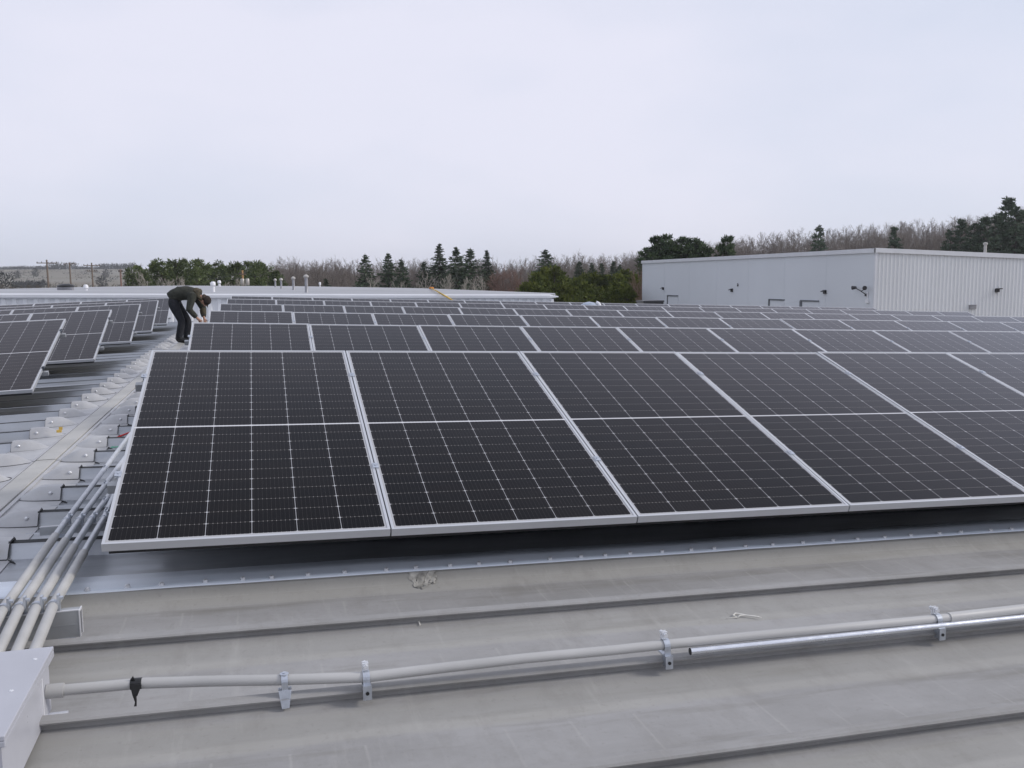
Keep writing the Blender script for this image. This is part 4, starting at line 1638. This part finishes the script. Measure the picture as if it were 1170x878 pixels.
for i, (px, yt) in enumerate([(566, 304), (576, 309), (588, 303)]):
    plant('russet', px, yt, 150, 'russet leafless bush, %s beyond the last pointed spruce' % ORD[i + 1], 'russet bushes', 1.1)
for i, (px, yt, w) in enumerate([(623.5, 284.5, 1.15), (662, 298, 1.0), (676, 300, .8), (687, 300, .8), (701, 298, .9), (708, 302, .9)]):
    plant('spruce', px, yt, 160, ('broad dark spruce rising alone above the yellow-green bushes' if i == 0 else 'smaller dark spruce, %s behind the yellow-green conifers' % ORD[i]), 'dark spruces behind the bushes', w)
bsh = [(603, 321), (612, 309), (622, 306), (634, 305), (642, 308), (652, 318), (611, 325), (621, 326), (632, 325), (660, 315), (668, 313), (678, 312), (688, 313), (697, 312), (706, 313), (714, 309), (722, 312), (731, 318), (655, 326), (668, 324), (684, 326), (700, 325), (716, 326), (728, 330)]
for i, (px, yt) in enumerate(bsh):
    plant('bushy', px, yt, random.uniform(104, 126) - (14 if yt > 322 else 0), 'bushy yellow-green conifer, %s of the clump between gutter end and big warehouse' % ORD[i + 1], 'yellow-green conifers beside the big warehouse', random.uniform(.8, 1.05))
plant('russet', 733.5, 300, 100, 'slim russet leafless tree against the far corner of the big warehouse', 'russet bushes', .45)
for i, (px, yt) in enumerate([(742, 275), (752, 270), (762, 268), (772, 270), (783, 271), (792, 272), (800, 269), (831, 270)]):
    plant('pine', px, yt, 118, ('dark pine, %s of the clump showing above the blue-grey wall' % ORD[i + 1] if i < 7 else 'dark pine standing apart above the middle of the blue-grey wall'), 'dark pines behind the big warehouse', 1.0 if i < 7 else .85)
for i, (px, yt, r, w) in enumerate([(936, 257, 190, .8), (1023, 259, 190, .9), (1099, 250, 195, 1.0), (1114, 255, 180, 1.1), (1126, 248, 180, 1.2), (1153, 225, 185, 1.0), (1162, 236, 175, 1.0), (1139, 246, 175, 1.1), (1176, 240, 178, 1.1), (1086, 262, 180, 1.0)]):
    plant('hillpine', px, yt, r, ['blue-green pine alone above the middle of the wooded hill', 'dark pine just above the roof of the big warehouse on the hill', 'first tall pine of the dark clump on the hill', 'second pine of the dark clump on the hill', 'third pine of the dark clump on the hill', 'tallest pine on the whole wooded hill', 'pine just beyond the tallest one on the hill', 'broad pine just before the tallest one on the hill', 'pine at the outermost edge of the wooded hill', 'low pine starting the dark clump on the hill'][i], 'pines on the wooded hill', w)
for i, (px, yt) in enumerate([(160, 297), (362, 293), (366, 292), (378, 290), (388, 293), (637, 286), (662, 283), (686, 289), (717, 284), (600, 291)]):
    plant('grey', px, yt, 170, ['thin leafless tree rising behind the outer end of the conifer grove', 'leafless tree behind the tallest vent pipe', 'second leafless tree behind the tallest vent pipe', 'tall leafless tree between the vent pipes and the spruces', 'leafless tree just before the first dark spruce', 'tall leafless tree next to the lone broad spruce', 'round-topped leafless tree above the yellow-green conifers', 'leafless tree behind the smaller spruces', 'tall leafless tree beside the dark pines', 'leafless tree between the russet bushes and the lone broad spruce'][i], 'taller leafless trees', 1.0)

# the leafless wood that reads as one mass
prot = [bare_arrays(100 + s, h=13., spread=.40, nprim=14, twig=.013, low=.22, thick=.085, up=.15, kids_=(7, 4, 3)) for s in range(7)]
prot = [(np.concatenate([a[0], b[0]]), np.concatenate([a[1], b[1] + len(a[0])])) for a, b in prot]
prot2 = [bare_arrays(120 + s, h=13., spread=.44, nprim=13, twig=.015, low=.10, thick=.075, up=.05, kids_=(6, 4, 3)) for s in range(7)]
prot2 = [(np.concatenate([a[0], b[0]]), np.concatenate([a[1], b[1] + len(a[0])])) for a, b in prot2]
tops_x = [285, 330, 400, 470, 560, 640, 700, 780, 850, 900, 1000, 1060, 1100, 1140, 1175, 1300]
tops_y = [300, 293, 295, 294, 293, 291, 289, 281, 268, 260, 253, 248, 244, 238, 232, 222]


def wood(n, x0, x1, r0, r1, jit, prot):
    V, Q = [], []
    o = 0
    for i in range(n):
        px = x0 + (x1 - x0) * (i + rng.random()) / n
        r = rng.uniform(r0, r1)
        yt = np.interp(px, tops_x, tops_y) + rng.uniform(-2, jit)
        p = at_r(px, yt, r)
        g = float(ground_h(np.array(p.x), np.array(p.y)))
        h = max(4.5, p.z - g)
        v, q = prot[int(rng.integers(len(prot)))]
        a = rng.uniform(0, 2 * pi)
        s = h / 11.4
        sw = s * rng.uniform(.75, 1.1)
        x = (v[:, 0] * cos(a) - v[:, 1] * sin(a)) * sw + p.x
        y = (v[:, 0] * sin(a) + v[:, 1] * cos(a)) * sw + p.y
        V.append(np.stack([x, y, v[:, 2] * s + g - .1], 1))
        Q.append(q + o)
        o += len(v)
    return np.concatenate(V), np.concatenate(Q)


v, q = wood(760, 285, 850, 185, 310, 16, prot)
o = link('leafless_wood', np_mesh('leafless_wood', v, q, MAT['bare']))
tag(o, 'hazy grey-brown leafless wood stretching behind the spruces', 'wood', kind='stuff')
v, q = wood(900, 735, 1240, 195, 330, 30, prot2)
o = link('hill_wood', np_mesh('hill_wood', v, q, MAT['bare']))
tag(o, 'leafless wood covering the hill behind the big warehouse', 'wood', kind='stuff')

# scrub and hedges over the far fields
V, Q = [], []
o_ = 0
r2 = np.random.default_rng(8)


def tuft(px, py_or_none, r, h, w, nq, sz=.26):
    global o_
    d = ray(px, 320)
    az = math.atan2(d.x, d.y)
    x, y = r * sin(az), r * cos(az)
    g = float(ground_h(np.array(x), np.array(y)))
    dd = r2.normal(size=(nq, 3))
    dd /= np.linalg.norm(dd, axis=1)[:, None]
    pts = np.array([x, y, g + h * .5]) + dd * (r2.random(nq) ** .4)[:, None] * np.array([w, w, h * .5])
    v_, q_ = leaf_quads(pts, dd, np.full(nq, sz * h + .15), r2)
    V.append(v_)
    Q.append(q_ + o_)
    o_ += len(v_)


for i in range(230):
    r = r2.uniform(250, 620)
    tuft(r2.uniform(-90, 150), None, r, r2.uniform(1.5, 4.5), r2.uniform(1.5, 5), 46)
for i in range(280):
    px_ = float(r2.uniform(-90, 150))
    r = r2.uniform(230, 420)
    p = at_r(px_, 322, r)
    g_ = float(ground_h(np.array(p.x), np.array(p.y)))
    v_, q_ = prot[int(r2.integers(len(prot)))]
    s_ = r2.uniform(4.0, 9.5) / 13.
    V.append(np.stack([v_[:, 0] * s_ * 1.0 + p.x, v_[:, 1] * s_ * 1.0 + p.y, v_[:, 2] * s_ + g_], 1))
    Q.append(q_ + o_)
    o_ += len(v_)
for i in range(46):
    tuft(-20 + i * 3.6 + r2.uniform(-1, 1), None, 300 + r2.uniform(-4, 4), r2.uniform(3.0, 4.2), 1.3, 45)
o = link('field_scrub', np_mesh('field_scrub', np.concatenate(V), np.concatenate(Q), MAT['scrub']))
tag(o, 'tan scrub scattered over the fields beyond the rear roof', 'scrub', kind='stuff')
V, Q, o_ = [], [], 0
for i in range(230):
    px = r2.uniform(-60, 160)
    tuft(px, None, r2.uniform(1330, 1560), r2.uniform(4, 9) * (1.15 if 58 < px < 86 or px > 112 else .7), r2.uniform(5, 12), 70)
for i in range(90):
    px = r2.uniform(-60, 160)
    tuft(px, None, r2.uniform(600, 1200), r2.uniform(2, 5), r2.uniform(3, 14), 50)
for i in range(26):
    tuft(18 + i * 1.3, None, 700 + r2.uniform(-8, 8), r2.uniform(4, 6), 4, 70)
for px, r, h in ((5, 420, 13), (116, 620, 10), (121, 900, 9), (20, 900, 8), (41, 950, 9)):
    tuft(px, None, r, h, h * .36, 420, .10)
o = link('far_hedges', np_mesh('far_hedges', np.concatenate(V), np.concatenate(Q), MAT['farwood']))
tag(o, 'dark hedges and tree lines on the far fields', 'hedges', kind='stuff')

# ------------------------------------------------------------------ the worker
def skin_mesh(name, chains, mat, sub=2):
    """chains: dict joint -> (pos, rx, ry); edges list -> evaluated skin surface as a plain mesh"""
    joints, edges, root = chains
    idx = {n_: i for i, n_ in enumerate(joints)}
    me = bpy.data.meshes.new(name)
    me.from_pydata([joints[n_][0] for n_ in joints], [(idx[a], idx[b]) for a, b in edges], [])
    ob = bpy.data.objects.new(name, me)
    COL.objects.link(ob)
    ob.modifiers.new('Skin', 'SKIN')
    for n_, i in idx.items():
        sv = me.skin_vertices[0].data[i]
        sv.radius = joints[n_][1:3]
        sv.use_root = (n_ == root)
    m2 = ob.modifiers.new('Sub', 'SUBSURF')
    m2.levels = m2.render_levels = sub
    dg = bpy.context.evaluated_depsgraph_get()
    dg.update()
    out = bpy.data.meshes.new_from_object(ob.evaluated_get(dg))
    bpy.data.objects.remove(ob)
    out.materials.clear()
    out.materials.append(mat)
    out.polygons.foreach_set('material_index', [0] * len(out.polygons))
    out.polygons.foreach_set('use_smooth', [True] * len(out.polygons))
    out.name = name
    return out


foot = on_roof(209, 391.5, .03)
wk = thing('person', 'worker in olive jacket and black trousers bending over the edge of a panel row', 'person', (foot.x, foot.y, foot.z))
wk.rotation_euler = (0, 0, rad(-11))
J = {}
J['pelvis'] = ((-.17, 0, .88), .08, .10)
J['spine'] = ((-.03, 0, 1.0), .07, .09)
J['chest'] = ((.20, 0, 1.02), .07, .10)
J['neck'] = ((.38, 0, .97), .055, .055)
J['skull'] = ((.49, 0, .90), .088, .078)
J['crown'] = ((.565, 0, .86), .070, .068)
J['jaw'] = ((.475, 0, .82), .048, .045)
J['nose'] = ((.535, 0, .765), .014, .012)
E_ = [('pelvis', 'spine'), ('spine', 'chest'), ('chest', 'neck'), ('neck', 'skull'), ('skull', 'crown'), ('skull', 'jaw'), ('jaw', 'nose')]
for s_, n_ in ((-1, 'R'), (1, 'L')):
    R_ = n_ == 'R'
    J['hip' + n_] = ((-.14, .10 * s_, .83), .065, .065)
    J['knee' + n_] = ((.03 if R_ else .10, .115 * s_, .45), .058, .058)
    J['ank' + n_] = ((-.05 if R_ else .05, .11 * s_, .09), .042, .042)
    J['toe' + n_] = ((.12 if R_ else .22, .13 * s_, .045), .035, .04)
    J['sho' + n_] = ((.28, .15 * s_, .985), .016, .016)
    J['elb' + n_] = ((.22 if R_ else .40, .225 * s_, .70), .024, .024)
    J['wri' + n_] = ((.33 if R_ else .43, .10 * s_, .53), .028, .022)
    J['palm' + n_] = ((.375 if R_ else .455, .055 * s_, .475), .030, .017)
    E_ += [('pelvis', 'hip' + n_), ('hip' + n_, 'knee' + n_), ('knee' + n_, 'ank' + n_), ('ank' + n_, 'toe' + n_), ('chest', 'sho' + n_), ('sho' + n_, 'elb' + n_), ('elb' + n_, 'wri' + n_), ('wri' + n_, 'palm' + n_)]
    px_, py_, pz_ = J['palm' + n_][0]
    for k, (fx, fl_) in enumerate(((-.024, .052), (-.008, .06), (.009, .056), (.024, .044))):
        a_ = 'f%d' % k + n_
        J[a_ + 'a'] = ((px_ + .012 + fx, py_ - .020 * s_, pz_ - .035), .010, .010)
        J[a_ + 'b'] = ((px_ + .020 + fx, py_ - .038 * s_, pz_ - .035 - fl_ * .6), .008, .008)
        E_ += [('palm' + n_, a_ + 'a'), (a_ + 'a', a_ + 'b')]
    J['th' + n_] = ((px_ + .048, py_ - .01 * s_, pz_ - .004), .011, .011)
    J['tip' + n_] = ((px_ + .058, py_ - .03 * s_, pz_ - .035), .009, .009)
    E_ += [('palm' + n_, 'th' + n_), ('th' + n_, 'tip' + n_)]
link('body', skin_mesh('body', (J, E_, 'pelvis'), MAT['skin']), wk)
g = lambda n_: J[n_][0]
JT = {'pelvis': (g('pelvis'), .155, .175), 'seat': ((-.22, 0, .90), .13, .16), 'waist': ((-.08, 0, .985), .14, .165)}
ET = [('seat', 'pelvis'), ('pelvis', 'waist')]
for n_ in 'RL':
    JT['hip' + n_] = (g('hip' + n_), .115, .115)
    k_ = g('knee' + n_)
    h_ = g('hip' + n_)
    a_ = g('ank' + n_)
    JT['mid' + n_] = (tuple((h_[i] + k_[i]) / 2 for i in range(3)), .098, .098)
    JT['knee' + n_] = (k_, .082, .082)
    JT['calf' + n_] = (tuple((k_[i] * .45 + a_[i] * .55) for i in range(3)), .078, .078)
    JT['cuff' + n_] = (tuple((k_[i] * -.05 + a_[i] * 1.05) for i in range(3)), .076, .076)
    ET += [('pelvis', 'hip' + n_), ('hip' + n_, 'mid' + n_), ('mid' + n_, 'knee' + n_), ('knee' + n_, 'calf' + n_), ('calf' + n_, 'cuff' + n_)]
link('trousers', skin_mesh('trousers', (JT, ET, 'pelvis'), MAT['trousers']), wk)


def fused(name, mb, mat, voxel=.016, smooth=6):
    me = mb.mesh(name, mat)
    ob = bpy.data.objects.new(name, me)
    COL.objects.link(ob)
    m1 = ob.modifiers.new('Remesh', 'REMESH')
    m1.mode = 'VOXEL'
    m1.voxel_size = voxel
    m2 = ob.modifiers.new('Smooth', 'SMOOTH')
    m2.factor, m2.iterations = .5, smooth
    dg = bpy.context.evaluated_depsgraph_get()
    dg.update()
    out = bpy.data.meshes.new_from_object(ob.evaluated_get(dg))
    bpy.data.objects.remove(ob)
    out.materials.clear()
    out.materials.append(mat)
    out.polygons.foreach_set('material_index', [0] * len(out.polygons))
    out.polygons.foreach_set('use_smooth', [True] * len(out.polygons))
    return out


tor = MB().tube([(-.19, 0, .93), (-.12, 0, .985), (.0, 0, 1.035), (.12, 0, 1.045), (.24, 0, 1.02), (.34, 0, .985), (.40, 0, .955)], [.145, .150, .150, .152, .145, .105, .075], 16)
tor.v = [(x, y * 1.22, z) for x, y, z in tor.v]
# a few folds across the back
for k, xx in enumerate((-.06, .05, .17)):
    tor.tube([(xx, -.15, 1.06), (xx + .02, -.05, 1.172), (xx - .01, .06, 1.17), (xx + .01, .15, 1.06)], .018, 8)
for n_ in 'RL':
    s1, e1, w1 = (Vector(g(q_ + n_)) for q_ in ('sho', 'elb', 'wri'))
    tor.tube([Vector((.20, s1.y * .6, 1.0)), s1, s1.lerp(e1, .5), e1, e1.lerp(w1, .5), e1.lerp(w1, .95)], [.10, .098, .080, .070, .062, .054], 12)
link('jacket', fused('jacket', tor, MAT['jacket']), wk)
hd = MB().tube([(.30, -.10, 1.05), (.33, -.05, 1.105), (.335, .05, 1.105), (.30, .10, 1.05)], .055, 10)
hd.tube([(.36, -.115, .99), (.38, -.085, 1.065), (.40, 0, 1.085), (.38, .085, 1.065), (.36, .115, .99)], .052, 10)
hd.tube([(.36, -.11, .99), (.42, -.085, .93), (.45, -.06, .885)], [.045, .036, .022], 8)
hd.tube([(.36, .11, .99), (.42, .085, .93), (.45, .06, .885)], [.045, .036, .022], 8)
link('hood', fused('hood', hd, MAT['hood'], .013, 4), wk)
# sleeve of the reaching arm in camouflage cloth
JS = {'a': (tuple(g('elbL')[i] * .9 + g('shoL')[i] * .1 for i in range(3)), .084, .084), 'b': (tuple(g('elbL')[i] * .08 + g('wriL')[i] * .92 for i in range(3)), .062, .062)}
link('sleeve', skin_mesh('sleeve', (JS, [('a', 'b')], 'a'), MAT['hood']), wk)
for n_ in 'RL':
    a_, t_ = g('ank' + n_), g('toe' + n_)
    JB = {'top': ((a_[0], a_[1], a_[2] + .11), .060, .060), 'ank': ((a_[0] - .01, a_[1], a_[2] - .02), .062, .058), 'heel': ((a_[0] - .05, a_[1], .045), .045, .05), 'ball': ((t_[0] - .03, t_[1], .042), .042, .055), 'toe': ((t_[0] + .05, t_[1], .036), .036, .045)}
    link('boot', skin_mesh('boot', (JB, [('top', 'ank'), ('ank', 'heel'), ('ank', 'ball'), ('ball', 'toe')], 'ank'), MAT['boot']), wk)
ax = Vector((.72, 0, .10)).normalized()
mb = MB()
cc = Vector((.525, 0, .885))
mb.lathe(cc - ax * .02, [(.098, -.02), (.103, .02), (.098, .06), (.075, .095), (.035, .115), (.005, .12)], 18, 0, ax)
cap = mb.build('cap', MAT['cap'], wk, True)
br = MB()
dn = Vector((.12, 0, -.99)).normalized()
side = Vector((0, 1, 0))
vs = []
for k in range(9):
    a = -1.2 + 2.4 * k / 8
    for (q_, off_) in ((.085, 0), (.155 - .03 * abs(a), 0)):
        vs.append(cc + ax * .0 + dn * (q_ * cos(a * .8)) + side * (sin(a) * .085))
n2 = len(vs)
vs += [v_ + ax * .006 for v_ in vs]
fs = [(2 * k, 2 * k + 1, 2 * k + 3, 2 * k + 2) for k in range(8)] + [(n2 + 2 * k + 2, n2 + 2 * k + 3, n2 + 2 * k + 1, n2 + 2 * k) for k in range(8)] + [(2 * k + 1, n2 + 2 * k + 1, n2 + 2 * k + 3, 2 * k + 3) for k in range(8)]
br.add(vs, fs)
br.build('cap_brim', MAT['cap'], wk)
MB().lathe((.47, 0, .925), [(.02, -.03), (.088, .0), (.092, .03), (.07, .06)], 14, 0, ax).build('hair', MAT['hair'], wk, True)
for s_ in (-1, 1):
    MB().lathe((.505, s_ * .032, .792), [(.004, -.006), (.011, 0), (.004, .006)], 10, 0, Vector((.3, 0, -.95)).normalized()).build('eye', MAT['lamp'], wk, True)
    MB().lathe((.475, s_ * .080, .865), [(.010, -.008), (.026, 0), (.020, .010)], 10, 0, Vector((0, s_, 0))).build('ear', MAT['skin'], wk, True)
MB().tube([(.474, -.026, .772), (.470, 0, .768), (.474, .026, .772)], .006, 6).build('mouth', MAT['red'], wk, True)

# loops of black lead near the worker's hands
a = at_y(252, 366.5, 19.6)
ld = thing('black_lead', 'loop of black cable sticking up beside the worker at a panel corner', 'cable', a)
MB().tube([(-.12, 0, -.12), (-.08, 0, .03), (.04, 0, .07), (.12, .02, .02), (.10, .02, -.08), (-.02, .01, -.05), (-.06, 0, -.16)], .012, 7).build('cable', MAT['black'], ld, True)

# ------------------------------------------------------------------ haze
HZ = MB().box((-2650, -2650, -1.0), (2650, 2650, 72))
hz = HZ.mesh('haze', None) if False else None
me = bpy.data.meshes.new('haze')
me.from_pydata(HZ.v, [], HZ.f)
hm = bpy.data.materials.new('thin_haze')
hm.use_nodes = True
nt = hm.node_tree
for n_ in list(nt.nodes):
    nt.nodes.remove(n_)
out = nt.nodes.new('ShaderNodeOutputMaterial')
pv = nt.nodes.new('ShaderNodeVolumePrincipled')
pv.inputs['Color'].default_value = (.95, .96, 1.0, 1)
pv.inputs['Density'].default_value = .0002
pv.inputs['Anisotropy'].default_value = .2
nt.links.new(pv.outputs[0], out.inputs['Volume'])
me.materials.append(hm)
tag(link('haze', me), kind='stuff')

# ------------------------------------------------------------------ sky, sun, camera
SUN_AZ, SUN_EL = rad(103), rad(30)
w = bpy.data.worlds.new('World')
S.world = w
w.use_nodes = True
nt = w.node_tree
for n_ in list(nt.nodes):
    nt.nodes.remove(n_)
out = nt.nodes.new('ShaderNodeOutputWorld')
bg = nt.nodes.new('ShaderNodeBackground')
bg.inputs['Strength'].default_value = .1
sk = nt.nodes.new('ShaderNodeTexSky')
sk.sky_type = 'NISHITA'
sk.sun_disc = False
sk.sun_elevation = SUN_EL
sk.sun_rotation = SUN_AZ
tc = nt.nodes.new('ShaderNodeTexCoord').outputs['Generated']
mp = nt.nodes.new('ShaderNodeMapping')
mp.inputs['Scale'].default_value = (1, 1, 2.6)
nt.links.new(tc, mp.inputs[0])
cl = noise(nt, mp.outputs[0], 1.3, 4, .5)
cloud = mix(nt, ramp(nt, cl, .35, .65), (6.7, 7.35, 8.9), (8.5, 8.55, 9.85))
fin = mix(nt, ramp(nt, cl, .3, .7, .88, .94), sk.outputs[0], cloud)
nt.links.new(fin, bg.inputs[0])
nt.links.new(bg.outputs[0], out.inputs[0])

sl = bpy.data.lights.new('sun', 'SUN')
sl.energy = 1.9
sl.angle = rad(12)
sl.color = (1.0, .95, .88)
so = bpy.data.objects.new('sun', sl)
COL.objects.link(so)
sd = Vector((sin(SUN_AZ) * cos(SUN_EL), cos(SUN_AZ) * cos(SUN_EL), sin(SUN_EL)))
so.rotation_euler = sd.to_track_quat('Z', 'Y').to_euler()
so.location = (20, -20, 40)

cd = bpy.data.cameras.new('camera')
cd.sensor_width = 36
cd.lens = F / 1170 * 36
cd.clip_start = .05
cd.clip_end = 12000
co = bpy.data.objects.new('camera', cd)
COL.objects.link(co)
bk_ = -_f
co.matrix_world = Matrix(((CR.x, CU.x, bk_.x, CAM.x), (CR.y, CU.y, bk_.y, CAM.y), (CR.z, CU.z, bk_.z, CAM.z), (0, 0, 0, 1)))
S.camera = co
S.view_settings.view_transform = 'Standard'
S.view_settings.look = 'None'
S.view_settings.gamma = 1
S.view_settings.exposure = 0
S.view_settings.use_curve_mapping = False
